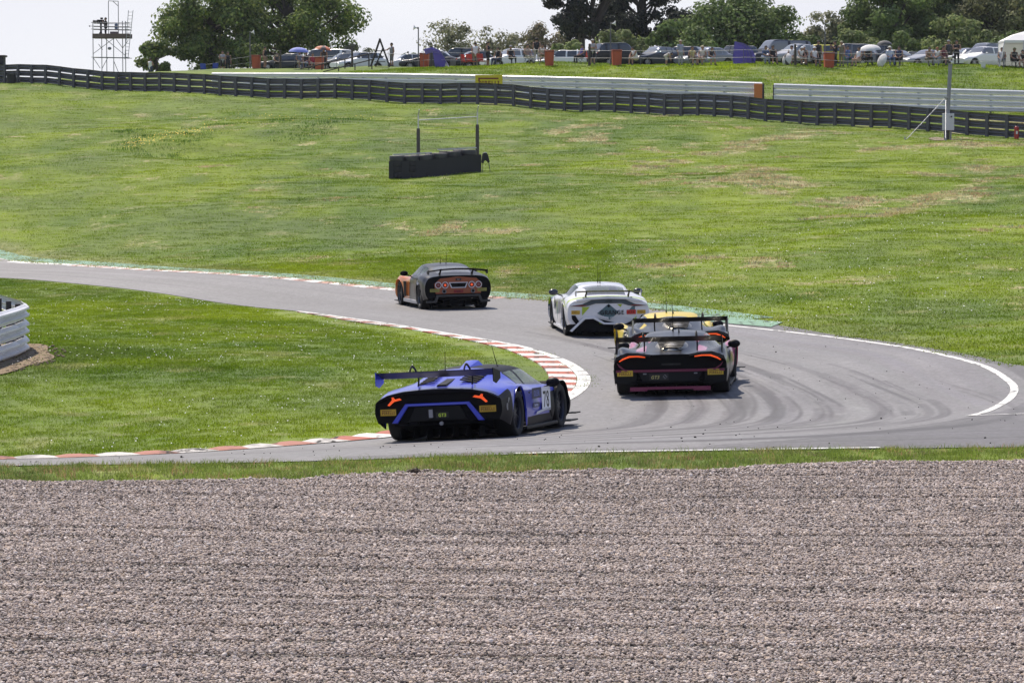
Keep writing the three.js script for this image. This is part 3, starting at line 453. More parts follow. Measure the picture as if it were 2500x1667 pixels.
  { const sh = new THREE.Shape(); sh.moveTo(-0.15, 0.42); sh.lineTo(-0.11, 0.78); sh.quadraticCurveTo(0, 0.9, 0.1, 0.76); sh.lineTo(0.18, 0.45); sh.lineTo(0.13, 0.42); sh.quadraticCurveTo(0.06, 0.52, 0, 0.52); sh.quadraticCurveTo(-0.06, 0.52, -0.09, 0.4); const g = new THREE.ExtrudeGeometry(sh, { depth: 0.1, bevelSize: 0.015, bevelThickness: 0.015, bevelSegments: 1 }); g.translate(0, 0, -0.05); part('body', g, rub, s); }
  part('leg', rod([-0.11, 0, 0], [-0.11, 0.45, 0], 0.014), rub2, s); part('leg', rod([0.22, 0, 0.03], [0.15, 0.46, 0], 0.014), rub2, s); part('cap', rbox(0.13, 0.07, 0.12, 0.02, 0, 0.82, 0), M([0.5, 0.5, 0.5], 0.5), s);
}
{ // camera pole
  const grey = M([0.30, 0.31, 0.34], 0.55, { metalness: 0.3, map: steelTex }), lt = M([0.50, 0.52, 0.55], 0.55), tube = M([0.34, 0.35, 0.37], 0.45, { metalness: 0.6 }), dk = M([0.02, 0.02, 0.022], 0.4);
  const c = thing('camera_pole', 'grey steel pole with two cameras, stays and a cabinet, on the right of the bank', 'camera pole', on(20.24, 155.6)), o = c.position;
  part('pole', [at(new THREE.BoxGeometry(0.13, 3.75, 0.13), 0.07, 1.8, 0, 0, 0.5, -0.045)], grey, c);
  part('leg', box(0.07, 0.6, 0.07, 0.17, 0.2, 0.12, 0, 0, -0.02), grey, c); part('leg', box(0.07, 0.6, 0.07, -0.1, 0.2, 0.1), grey, c); part('conduit', cyl(0.07, 0.06, 0.6, 10, 0.05, 0.2, 0.16), dk, c);
  const cab = part('cabinet', rbox(0.46, 0.78, 0.34, 0.015, 0.04, 0.86, 0.2, 0, 0.62, 0), lt, c); part('knob', cyl(0.04, 0.04, 0.03, 10, 0.17, 1.1, 0.37, 1.5708, 0.9, 0), dk, cab);
  for (const [dx, dd] of [[-2.08, -1.2], [-0.42, -2.9]]) { const x = o.x + dx, d = -o.z + dd; part('stay', [rod([dx, heightAt(x, d) - o.y - 0.05, -dd], [-0.05, 1.98, 0], 0.019, 8), rod([dx, heightAt(x, d) - o.y - 0.1, -dd], [dx, heightAt(x, d) - o.y + 0.14, -dd], 0.035, 6)], tube, c); }
  part('bracket', box(0.26, 0.05, 0.06, -0.02, 2.0, 0.05), tube, c);
  const w = M([0.62, 0.62, 0.62], 0.5);
  for (const [y, r] of [[3.62, -0.4], [3.86, 0.5]]) { const q = part('camera', [at(new THREE.CapsuleGeometry(0.075, 0.2, 5, 10), 0.15, y, 0.1, 1.5708, r, 0), rod([0.15, y - 0.12, 0.02], [0.15, y, 0.05], 0.03)], w, c); part('lens', at(new THREE.CylinderGeometry(0.06, 0.06, 0.03, 10), 0.15 + Math.sin(r) * 0.19, y, 0.1 + Math.cos(r) * 0.19, 1.5708, r, 0), dk, q); }
  const e = thing('fire_extinguisher', 'red fire extinguisher standing by the dark guard rail at the right edge', 'extinguisher', on(23.75, 157.3));
  const red = M([0.33, 0.02, 0.015], 0.3); part('cylinder', [cyl(0.11, 0.11, 0.5, 14, 0, 0.3, 0), at(new THREE.SphereGeometry(0.11, 14, 8), 0, 0.55, 0)], red, e); part('valve', [cyl(0.03, 0.03, 0.12, 8, 0, 0.68, 0), box(0.16, 0.03, 0.04, 0.03, 0.74, 0)], dk, e); part('tag', box(0.09, 0.14, 0.01, 0, 0.35, 0.112), w, e);
}
{ // clod of turf thrown onto the gravel edge
  const g = new THREE.IcosahedronGeometry(0.055, 2), p = g.attributes.position; for (let i = 0; i < p.count; i++) { const f = 0.75 + 0.5 * vnoise(p.getX(i) * 40 + 9, p.getY(i) * 40 + p.getZ(i) * 30 + 9, 2); p.setXYZ(i, p.getX(i) * f * 1.25, Math.max(-0.02, p.getY(i) * f), p.getZ(i) * f); } g.computeVertexNormals();
  const c = thing('earth_clod', 'small dark clod of earth and turf on the edge of the gravel', 'clod', [-1.1, heightAt(-1.1, 37.15) + 0.05, -37.15]); part('soil', g, M([0.05, 0.035, 0.025], 0.95), c); part('turf', tuft(14, 0.06, 0.03, 0.09, 0.006, 0.8).translate(0, 0.02, 0), M([0.10, 0.10, 0.03], 0.9), c);
}
// ---------- race cars: local x right, y up, z towards the tail; rear axle over the origin ----------
function loft(st, nz, np, arches) {
  const K = (st[0].length - 1) / 2, S = st.length;
  const cr = (a, b, c, d, t) => 0.5 * (2 * b + (c - a) * t + (2 * a - 5 * b + 4 * c - d) * t * t + (3 * b - a - 3 * c + d) * t * t * t);
  const row = (s) => { const i = Math.min(S - 2, Math.floor(s)), t = s - i, A = st[Math.max(0, i - 1)], B = st[i], C = st[i + 1], D = st[Math.min(S - 1, i + 2)]; return B.map((_, k) => k === 0 ? mix(B[0], C[0], t) : cr(A[k], B[k], C[k], D[k], t)); };
  const P = [], si = [], pj = [];
  for (let i = 0; i <= nz; i++) si.push(i / nz * (S - 1)); for (let j = 0; j <= np; j++) pj.push(j / np * (K - 1));
  for (const s of si) {
    const R = row(s), line = [];
    for (const p of pj) {
      const i = Math.min(K - 2, Math.floor(p)), t = p - i, g = (k) => k < 0 ? [R[1], R[2]] : k > K - 1 ? [-R[1 + 2 * (2 * K - 2 - k)], R[2 + 2 * (2 * K - 2 - k)]] : [R[1 + 2 * k], R[2 + 2 * k]];
      const a = g(i - 1), b = g(i), c = g(i + 1), d = g(i + 2); let x = Math.max(0, cr(a[0], b[0], c[0], d[0], t)), y = cr(a[1], b[1], c[1], d[1], t);
      if (p === K - 1) x = 0;
      for (const [za, r, yc] of arches) { const e = R[0] - za; if (p < 3.3 && Math.abs(e) < r) y = Math.max(y, yc + Math.sqrt(r * r - e * e)); }
      line.push([x, y, R[0]]);
    }
    P.push(line);
  }
  const nrm = P.map((l, i) => l.map((q, j) => {
    const a = P[Math.max(0, i - 1)][j], b = P[Math.min(nz, i + 1)][j], c = l[Math.max(0, j - 1)], d = l[Math.min(np, j + 1)];
    const n = V(b[0] - a[0], b[1] - a[1], b[2] - a[2]).cross(V(d[0] - c[0], d[1] - c[1], d[2] - c[2])); if (j === np) n.x = 0; n.normalize(); return n.lengthSq() ? n : V(0, 1, 0);
  }));
  // the sense of the normals: outwards
  const flip = nrm[Math.floor(nz / 2)][Math.floor(np * 0.25)].x < 0 ? -1 : 1;
  const piece = (pred, out = 0, uvm, sides = [1, -1]) => {
    const pos = [], nor = [], uv = [];
    for (let i = 0; i < nz; i++) for (let j = 0; j < np; j++) {
      if (!pred((si[i] + si[i + 1]) / 2, (pj[j] + pj[j + 1]) / 2, P[i][j])) continue;
      for (const m of sides) for (const [a, b] of m * flip > 0 ? [[0, 0], [1, 0], [0, 1], [1, 0], [1, 1], [0, 1]] : [[0, 0], [0, 1], [1, 0], [1, 0], [0, 1], [1, 1]]) {
        const q = P[i + a][j + b], n = nrm[i + a][j + b]; const f = flip;
        pos.push(m * (q[0] + f * n.x * out), q[1] + f * n.y * out, q[2] + f * n.z * out); nor.push(m * f * n.x, f * n.y, f * n.z);
        uv.push(...(uvm === 'top' ? [m * q[0] / 2.2 + 0.5, -q[2] / 5 + 0.25] : [-q[2] / 5 + 0.25, q[1] / 1.5]));
      }
    }
    const g = new THREE.BufferGeometry(); g.setAttribute('position', new THREE.Float32BufferAttribute(pos, 3)); g.setAttribute('normal', new THREE.Float32BufferAttribute(nor, 3)); g.setAttribute('uv', new THREE.Float32BufferAttribute(uv, 2)); return g;
  };
  const panes = (name, pred, ranges, mat, parent) => { for (const [s0, s1] of ranges) for (const m of [1, -1]) part(name, piece((s, p) => s > s0 && s <= s1 && pred(s, p), 0, undefined, [m]), mat, parent); };
  return { piece, panes, P, rear: P[nz], front: P[0], S, K };
}
function capGeo(line, bulge, rings = 5, cy = null) {                      // closes an end; bulge(x, y) moves it along z
  const O = [...line.map((q) => [q[0], q[1], q[2]]), ...[...line].reverse().slice(1).map((q) => [-q[0], q[1], q[2]])], y0 = cy ?? (Math.min(...O.map((q) => q[1])) + Math.max(...O.map((q) => q[1]))) / 2, n = O.length, pos = [], idx = [];
  for (let r = 0; r <= rings; r++) for (const q of O) { const t = 1 - r / rings, x = q[0] * t, y = y0 + (q[1] - y0) * t; pos.push(x, y, q[2] + (r ? bulge(x, y) : 0)); }
  for (let r = 0; r < rings; r++) for (let i = 0; i < n; i++) { const a = r * n + i, b = r * n + (i + 1) % n; idx.push(a, b, a + n, b, b + n, a + n); }
  const g = new THREE.BufferGeometry(); g.setAttribute('position', new THREE.Float32BufferAttribute(pos, 3)); g.setIndex(idx); g.computeVertexNormals();
  g.setAttribute('uv', new THREE.Float32BufferAttribute(pos.flatMap((_, k) => k % 3 === 0 ? [pos[k] / 2.2 + 0.5, pos[k + 1] / 1.1] : []), 2)); return g;
}
function plate(pts, depth, zf, bevel = 0.008, holes = []) {                // a shaped panel bent to the tail surface
  const sh = new THREE.Shape(pts.map((p) => new THREE.Vector2(...p))); for (const h of holes) sh.holes.push(new THREE.Path(h.map((p) => new THREE.Vector2(...p))));
  const g = new THREE.ExtrudeGeometry(sh, { depth, bevelEnabled: bevel > 0, bevelSize: bevel, bevelThickness: bevel, bevelSegments: 1, curveSegments: 10 }), a = g.attributes.position;
  for (let i = 0; i < a.count; i++) a.setZ(i, a.getZ(i) + zf(a.getX(i), a.getY(i))); g.computeVertexNormals(); return g;
}
const both = (pts) => pts.map(([x, y]) => [-x, y]).reverse();
function decal(name, w, h, x, y, z, ry, draw, parent, px = 256, rx = 0) {
  const g = new THREE.PlaneGeometry(w, h); at(g, 0, 0, 0, rx, ry, 0).translate(x, y, z);
  const m = part(name, g, M([1, 1, 1], 0.5), parent); if (name === 'sponsor_name') m.material.transparent = true; m.material.map = canvasTex(px, Math.max(16, Math.round(px * h / w)), draw); return m;
}
const tyreSticker = (bg, fg) => (c, w, h) => { c.fillStyle = bg; c.fillRect(0, 0, w, h); c.fillStyle = fg; c.font = `bold ${Math.round(h * 0.62)}px sans-serif`; c.textAlign = 'center'; c.textBaseline = 'middle'; c.fillText('PIRELLI', w / 2, h * 0.6, w * 0.84); c.fillRect(w * 0.1, h * 0.16, w * 0.62, h * 0.1); };
const word = (t, bg, fg, wt = 'bold', k = 0.8) => (c, w, h) => { c.fillStyle = bg; c.fillRect(0, 0, w, h); c.fillStyle = fg; c.font = `${wt} ${Math.round(h * k)}px sans-serif`; c.textAlign = 'center'; c.textBaseline = 'middle'; c.fillText(t, w / 2, h * 0.54, w * 0.92); };
const RUB = M([0.009, 0.009, 0.01], 0.8), CARBON = M([0.005, 0.005, 0.007], 0.5, { specularIntensity: 0.35 }), BLACK = M([0.004, 0.004, 0.005], 0.8, { specularIntensity: 0.3 }), GLASS = M([0.6, 0.61, 0.66], 0.02, { transmission: 1, thickness: 0, ior: 1.45 }), RIM = M([0.06, 0.06, 0.068], 0.35, { metalness: 0.7 });
const paint = (rgb, r = 0.35) => M(rgb, r, { clearcoat: 1, clearcoatRoughness: 0.04 });
const BRAKE = M([0.7, 0.06, 0.015], 0.4, { emissive: new THREE.Color(1, 0.12, 0.02), emissiveIntensity: 0.55 });
const wheelGeos = {};
function wheel(parent, x, z, r, w, rimMat, side, spokes = 10) {
  const k = [r, w, spokes].join(), W = wheelGeos[k] ??= (() => {
    const t = new THREE.LatheGeometry([[r * 0.7, -w * 0.46], [r * 0.78, -w * 0.5], [r * 0.94, -w * 0.5], [r * 0.985, -w * 0.44], [r, -w * 0.34], [r, w * 0.34], [r * 0.985, w * 0.44], [r * 0.94, w * 0.5], [r * 0.78, w * 0.5], [r * 0.7, w * 0.46]].map((p) => new THREE.Vector2(...p)), 36).rotateZ(-Math.PI / 2);
    const b = [new THREE.LatheGeometry([[r * 0.7, -w * 0.44], [r * 0.66, -w * 0.4], [r * 0.64, w * 0.3], [r * 0.69, w * 0.42], [r * 0.71, w * 0.44]].map((p) => new THREE.Vector2(...p)), 36).rotateZ(-Math.PI / 2), cyl(r * 0.16, r * 0.12, w * 0.2, 12, 0, 0, 0, 0, 0, -Math.PI / 2).translate(w * 0.25, 0, 0), at(new THREE.CylinderGeometry(r * 0.45, r * 0.45, 0.03, 20), -w * 0.05, 0, 0, 0, 0, Math.PI / 2)];
    for (let i = 0; i < spokes; i++) b.push(box(w * 0.1, r * 0.6, r * 0.075, w * 0.27, r * 0.38, 0, 0, 0, 0.10).rotateX(i / spokes * Math.PI * 2));
    return [t, join(b)];
  })();
  const g = new THREE.Group(); g.name = 'wheel'; g.position.set(x, r, z); if (side < 0) g.rotation.y = Math.PI; parent.add(g);
  part('tyre', W[0], RUB, g); part('rim', W[1], rimMat, g); return g;
}
function liner(parent, za, r, x0, x1, yc) { for (const s of [-1, 1]) { const g = new THREE.CylinderGeometry(r, r, x1 - x0, 20, 1, true, 0, Math.PI).rotateZ(Math.PI / 2).rotateX(0); g.rotateX(0); part('wheel_arch', at(g, s * (x0 + x1) / 2, yc, za), BLACK, parent); } }
function placeCar(root, x, d, yaw, wb, tw) {                               // four wheels on the asphalt
  const f = V(Math.sin(yaw), 0, -Math.cos(yaw)), r = V(Math.cos(yaw), 0, Math.sin(yaw)), g = (a, b) => { const px = x + f.x * a + r.x * b, pd = d - f.z * a - r.z * b; return V(px, heightAt(px, pd) + 0.014, -pd); };
  const rl = g(0, -tw), rrw = g(0, tw), fl = g(wb, -tw), fr = g(wb, tw), back = rl.clone().add(rrw).multiplyScalar(0.5), front = fl.add(fr).multiplyScalar(0.5);
  const Z = back.clone().sub(front).normalize(), X0 = rrw.clone().sub(rl).normalize(), Y = Z.clone().cross(X0).normalize(), X = Y.clone().cross(Z).normalize();
  root.position.copy(back); root.quaternion.setFromRotationMatrix(new THREE.Matrix4().makeBasis(X, Y, Z));
}
function antenna(root, x, y, z, h, lean = 0) { part('antenna', [rod([x, y, z], [x + lean * h, y + h, z + 0.06 * h], 0.007, 5, 0.004), cyl(0.016, 0.01, 0.05, 7, x, y + 0.02, z)], BLACK, root); }
function mirror(root, s, x, y, z, m) { part('mirror', [at(new THREE.SphereGeometry(1, 14, 10).scale(0.115, 0.075, 0.07), s * x, y, z), rod([s * (x - 0.06), y - 0.04, z], [s * (x - 0.24), y - 0.1, z + 0.02], 0.016)], m, root); }
function bucketSeat(root, x, y, z) { part('seat', [rbox(0.48, 0.62, 0.14, 0.05, x, y + 0.3, z), rbox(0.46, 0.14, 0.45, 0.05, x, y, z - 0.25)], BLACK, root); }
function driver(root, x, y, z, helm) { const p = part('driver', [at(new THREE.SphereGeometry(1, 14, 10).scale(0.2, 0.26, 0.14), x, y + 0.16, z), at(new THREE.SphereGeometry(0.085, 8, 6), x, y + 0.4, z)], M([0.08, 0.08, 0.1], 0.9), root); part('helmet', at(new THREE.SphereGeometry(1, 16, 12).scale(0.125, 0.14, 0.15), x, y + 0.5, z), helm, p); return p; }
function wingSet(root, { span, chord, y, z, tilt, mat, endMat, sx, foot, neck, endH = 0.2, curve = 0, flip = 1 }) {
  const n = 14, sec = [[0, 0], [0.08, 0.05], [0.3, 0.065], [0.65, 0.04], [1, 0.012], [1, 0], [0.65, 0.005], [0.3, -0.02], [0.08, -0.03]], pos = [], idx = [], k = sec.length;
  for (let i = 0; i <= n; i++) { const t = i / n * 2 - 1, x = t * span / 2, dy = -curve * t * t; for (const [c, h] of sec) { const zz = (c - 0.5) * chord, yy = h * chord * 0.9; pos.push(x, y + dy + yy * Math.cos(tilt) + zz * Math.sin(tilt), z + zz * Math.cos(tilt) - yy * Math.sin(tilt)); } }
  for (let i = 0; i < n; i++) for (let j = 0; j < k; j++) { const a = i * k + j, b = i * k + (j + 1) % k; idx.push(a, a + k, b, b, a + k, b + k); }
  const g = new THREE.BufferGeometry(); g.setAttribute('position', new THREE.Float32BufferAttribute(pos, 3)); g.setIndex(idx); const w = part('rear_wing', toCreasedNormals(g, 0.7), mat, root);
  for (const s of [-1, 1]) {
    const sh = new THREE.Shape(); sh.moveTo(-chord * 0.52, 0.0); sh.lineTo(chord * 0.52, 0.02 + Math.sin(tilt) * chord * 0.45); sh.lineTo(chord * 0.52, -endH * 0.8); sh.lineTo(chord * 0.1, -endH); sh.lineTo(-chord * 0.52, -endH * 0.6);
    const e = new THREE.ExtrudeGeometry(sh, { depth: 0.014, bevelEnabled: false }).rotateY(-Math.PI / 2); part('endplate', e.translate(s * span / 2 + (s > 0 ? 0.014 : 0), y - curve, z), Array.isArray(endMat) ? endMat[s > 0 ? 1 : 0] : endMat, w);
    if (neck) { // swan neck: up from the deck, over the top of the wing
      const c = new THREE.CatmullRomCurve3([V(s * sx, foot[0], foot[1]), V(s * sx, (foot[0] + y) / 2 + 0.02, foot[1] - 0.05), V(s * sx, y + 0.1, z - chord * 0.55), V(s * sx, y + neck, z - chord * 0.15), V(s * sx, y + 0.03, z + chord * 0.12)]);
      const t = new THREE.TubeGeometry(c, 18, 0.02, 6); t.translate(-s * sx, 0, 0).scale(0.7, 1, 1).translate(s * sx, 0, 0); part('wing_strut', t, mat, w);
    } else part('wing_strut', [rod([s * sx, foot[0], foot[1]], [s * sx, y, z], 0.018), rod([s * sx, foot[0], foot[1] - 0.16], [s * sx, y - 0.02, z - 0.05], 0.014)], mat, w);
  }
  return w;
}
function underside(root, wb, z1, half, y0 = 0.09, fins = 6, z0 = null) {
  part('underbody', [box(half * 2, 0.05, wb + 1.3, 0, y0 + 0.03, -wb / 2 - 0.05), box(half * 1.1, 0.5, wb + 0.9, 0, y0 + 0.3, -wb / 2 + 0.15)], BLACK, root);
  const d = part('diffuser', [box(half * 1.9, 0.02, 0.7, 0, y0 + 0.11, z1 - 0.33, -0.22)], BLACK, root);
  for (let i = 0; i < fins; i++) part('diffuser_fin', box(0.014, 0.16, 0.6, mix(-half * 0.85, half * 0.85, i / (fins - 1)), y0 + 0.05, z1 - 0.33), BLACK, d);
}
{ // ---- blue coupe with the number 78 ----
  const st = [
    [-3.58, .5, .12, .68, .2, .74, .3, .68, .38, .52, .42, .3, .44, .15, .45, 0, .45],
    [-3.2, .85, .1, .95, .22, .98, .4, .9, .53, .65, .54, .35, .53, .18, .53, 0, .53],
    [-2.62, .9, .12, 1.0, .3, 1.0, .5, .93, .69, .72, .65, .4, .61, .2, .6, 0, .6],
    [-2.2, .92, .12, .97, .3, .96, .48, .91, .65, .82, .7, .68, .73, .35, .75, 0, .75],
    [-1.6, .93, .12, .95, .3, .94, .48, .9, .64, .83, .72, .64, .95, .36, 1.02, 0, 1.035],
    [-1.05, .95, .12, .96, .3, .95, .48, .92, .65, .83, .74, .63, .97, .36, 1.05, 0, 1.068],
    [-0.5, .97, .12, .99, .3, .99, .5, .96, .69, .83, .77, .6, .94, .34, 1.01, 0, 1.03],
    [0, .98, .14, 1.02, .35, 1.02, .56, .98, .74, .82, .8, .53, .87, .28, .92, 0, .935],
    [0.5, .97, .2, 1.01, .36, 1.01, .54, .97, .7, .8, .765, .5, .81, .26, .83, 0, .84],
    [0.92, .94, .3, .98, .42, .98, .52, .95, .62, .78, .705, .52, .755, .25, .775, 0, .78]];
  const root = thing('race_car', 'blue and black race car with number 78 on its door', 'race car', [0, 0, 0], 0, 'race cars on the track');
  const blue = M([0.024, 0.044, 0.50], 0.3, { clearcoat: 0.6, clearcoatRoughness: 0.06 }), dark = M([0.006, 0.006, 0.010], 0.45, { specularIntensity: 0.25 }), L = loft(st, 96, 35, [[0, .41, .34], [-2.62, .4, .34]]);
  const win = (s, p) => p > 4.05 && p < 4.95 && s > 3.25 && s < 5.9 && !(s > 5.1 && s < 5.28), shield = (s, p) => p > 5.05 && s > 3 && s < 3.9;
  const blk = (s, p) => s < 2.75 && p < 5.5 || (p > 5.05 && s > 3.9 && s < 5.9) || (p <= 0.8 && s > 2.7 && s < 6) || (p > 3.95 && p < 5.05 && s > 3 && s < 5.98) || (p < 3.2 && s > 7.9) || (p < 2.6 && s >= 2.75 && s < 3.5);
  part('body_shell', L.piece((s, p) => !win(s, p) && !shield(s, p) && !blk(s, p)), blue, root); part('black_panels', L.piece((s, p) => blk(s, p) && !win(s, p) && !shield(s, p)), dark, root);
  L.panes('side_window', win, [[3.2, 5.19], [5.19, 6]], GLASS, root); part('windscreen', L.piece(shield), GLASS, root);
  part('nose', capGeo(L.front, () => 0), dark, root); part('rear_fascia', capGeo(L.rear, (x, y) => -0.02 + 0.03 * (1 - x * x)), BLACK, root);
  for (const [z, r] of [[0, .41], [-2.62, .4]]) liner(root, z, r, 0.5, 0.97, .34);
  underside(root, 2.62, 0.92, 0.72, 0.08, 7);
  const zf = (x, y) => 0.925 + 0.03 * (1 - x * x), tri2 = (name, pts, x, y, z, m) => part(name, plate(pts, 0.004, () => 0, 0).rotateY(Math.PI / 2).translate(x, y, z), m, root);
  part('bumper_trim', plate([[-.71, .3], [-.63, .3], [-.455, .545], [.455, .545], [.63, .3], [.71, .3], [.49, .57], [-.49, .57]], 0.015, zf), blue, root).userData.label = 'blue angular trim framing the black tail';
  part('tail_lip', plate([[-.94, .62], [-.77, .702], [-.52, .752], [-.2, .772], [.2, .772], [.52, .752], [.77, .702], [.94, .62], [.77, .675], [.52, .725], [-.52, .725], [-.77, .675]], 0.05, (x, y) => zf(x, y) - 0.02), dark, root);
  for (const s of [1, -1]) { const y = [[.555, .642], [.585, .662], [.655, .647], [.685, .682], [.705, .682], [.695, .645], [.77, .568], [.748, .558], [.672, .62]]; part('tail_light', plate(s > 0 ? y : both(y), 0.012, zf, 0.004), BRAKE, root); }
  for (const s of [1, -1]) decal('sticker', 0.25, 0.095, s * .77, .46, zf(.77, .46) + .008, s * 0.08, tyreSticker('#b8931f', '#5a2712'), root);
  decal('class_plate', 0.2, 0.085, 0.07, .395, zf(0, .4) + 0.004, 0, word('GT3', '#0d0d0d', '#c8e03c'), root, 256);
  part('tow_unit', [box(0.06, 0.12, 0.03, -.1, .42, .97), cyl(0.03, 0.03, 0.03, 10, .06, .27, .98, 1.57)], M([0.25, 0.25, 0.28], 0.4, { metalness: 0.5 }), root);
  part('grille_mesh', plate([[-.45, .32], [.45, .32], [.34, .52], [-.34, .52]], 0.01, (x, y) => zf(x, y) - 0.012), M([0.006, 0.006, 0.007], 0.6, { specularIntensity: 0.4 }), root);
  for (const s of [-1, 1]) for (let i = 0; i < 5; i++) part('louvre', box(0.26, 0.012, 0.075, s * 0.33, mix(0.955, 0.866, i / 4), mix(-0.17, 0.36, i / 4), 0.17, 0, -s * 0.22), BLACK, root);
  part('engine_spine', plate([[-.13, 0], [.13, 0], [.06, .09], [-.06, .09]], 0.55, () => 0).rotateX(0.13).translate(0, 0.81, 0.12), dark, root);
  { // roof scoop
    const sh = new THREE.Shape(); sh.moveTo(-.18, 0); sh.lineTo(-.09, .085); sh.quadraticCurveTo(0, .1, .09, .085); sh.lineTo(.18, 0); const g = new THREE.ExtrudeGeometry(sh, { depth: 0.75, bevelSize: 0.02, bevelThickness: 0.03, bevelSegments: 2 }); const a = g.attributes.position; for (let i = 0; i < a.count; i++) { const t = clamp(a.getZ(i) / 0.75); a.setX(i, a.getX(i) * mix(1, 0.45, t)); a.setY(i, a.getY(i) * mix(1, 0.5, t) - 0.1 * t * t); } g.computeVertexNormals(); part('roof_scoop', g.translate(0, 1.035, -1.05), blue, root);
  }
  wingSet(root, { span: 1.8, chord: 0.37, y: 1.0, z: 0.86, tilt: 0.26, mat: CARBON, endMat: [blue, CARBON], sx: 0.42, foot: [0.8, 0.5], neck: 0.12, endH: 0.17 });
  for (const s of [-1, 1]) { mirror(root, s, 1.03, .73, -1.95, dark); for (const [z, w] of [[0, .32], [-2.62, .3]]) wheel(root, s * (0.98 - w / 2), z, .345, w, M([0.03, 0.032, 0.05], 0.4, { metalness: 0.5 }), s, 10); }
  decal('number_panel', 0.52, 0.37, 0.975, .49, -1.7, Math.PI / 2, (c, w, h) => { c.fillStyle = '#e9e9ee'; c.fillRect(0, 0, w, h); c.fillStyle = '#101014'; c.font = 'bold 170px sans-serif'; c.textAlign = 'center'; c.textBaseline = 'middle'; c.fillText('78', w / 2, h * 0.52, w * 0.86); c.fillStyle = '#9a9aa5'; c.fillRect(0, h - 18, w, 18); }, root);
  decal('sponsor_text', 0.55, 0.16, 0.972, .6, -1.15, Math.PI / 2, word('OLEN', '#20254a', '#5c6ab8'), root); decal('sponsor_text', 0.42, 0.07, 0.974, .42, -1.1, Math.PI / 2, word('Services', '#1d2557', '#c8ccec'), root);
  tri2('door_swoosh', [[-.3, 0], [.45, .06], [.5, .09], [-.25, .045]], 0.976, .27, -1.35, M([0.55, 0.56, 0.62], 0.4)); tri2('flank_badge', [[-.06, 0], [-.03, .052], [.03, .052], [.06, 0], [.03, -.052], [-.03, -.052]], 1.0, .55, .58, M([0.16, 0.16, 0.18], 0.4)); tri2('flank_badge', [[-.06, 0], [-.03, .052], [.03, .052], [.06, 0], [.03, -.052], [-.03, -.052]], 1.0, .47, .68, M([0.16, 0.16, 0.18], 0.4)); decal('sponsor_text', 0.34, 0.09, 0.965, .62, -.33, Math.PI / 2, word('//', '#262c66', '#c8b23a'), root, 128); for (const z of [-.62, -2.0]) part('door_gap', rod([0.968, .2, z], [0.95, .64, z + .05], .006, 4), BLACK, root);
  part('side_skirt', [rbox(0.12, 0.06, 1.9, 0.02, 0.95, 0.1, -1.3), rbox(0.12, 0.06, 1.9, 0.02, -0.95, 0.1, -1.3)], CARBON, root); part('splitter', [rbox(1.95, 0.025, 0.5, 0.01, 0, 0.075, -3.42), box(0.14, 0.02, 0.3, 1.03, .2, -3.2), box(0.14, 0.02, 0.3, -1.03, .2, -3.2)], CARBON, root);
  part('door_handle', rbox(0.015, 0.03, 0.16, 0.006, 0.955, .62, -0.72), dark, root); part('fuel_cap', cyl(0.06, 0.06, 0.012, 16, 0.96, .65, -0.3, 0, 0, 1.4), M([0.5, 0.45, 0.08], 0.5), root);
  bucketSeat(root, -.32, .2, -1.15); bucketSeat(root, .32, .2, -1.15); driver(root, -.32, .36, -1.3, M([0.6, 0.6, 0.62], 0.3)); part('roll_cage', [rod([-.55, .3, -.85], [-.5, .95, -.85], .02), rod([.55, .3, -.85], [.5, .95, -.85], .02), rod([-.5, .95, -.85], [.5, .95, -.85], .02), rod([-.5, .4, -.85], [.5, .92, -.85], .018)], M([0.3, 0.3, 0.3], 0.5), root);
  antenna(root, -.28, 0.98, -0.5, 0.33, 0.05); antenna(root, .42, 1.0, -1.0, 0.36, -0.22);
  placeCar(root, -0.83, 50.2, 0.265, 2.62, 0.85);
}
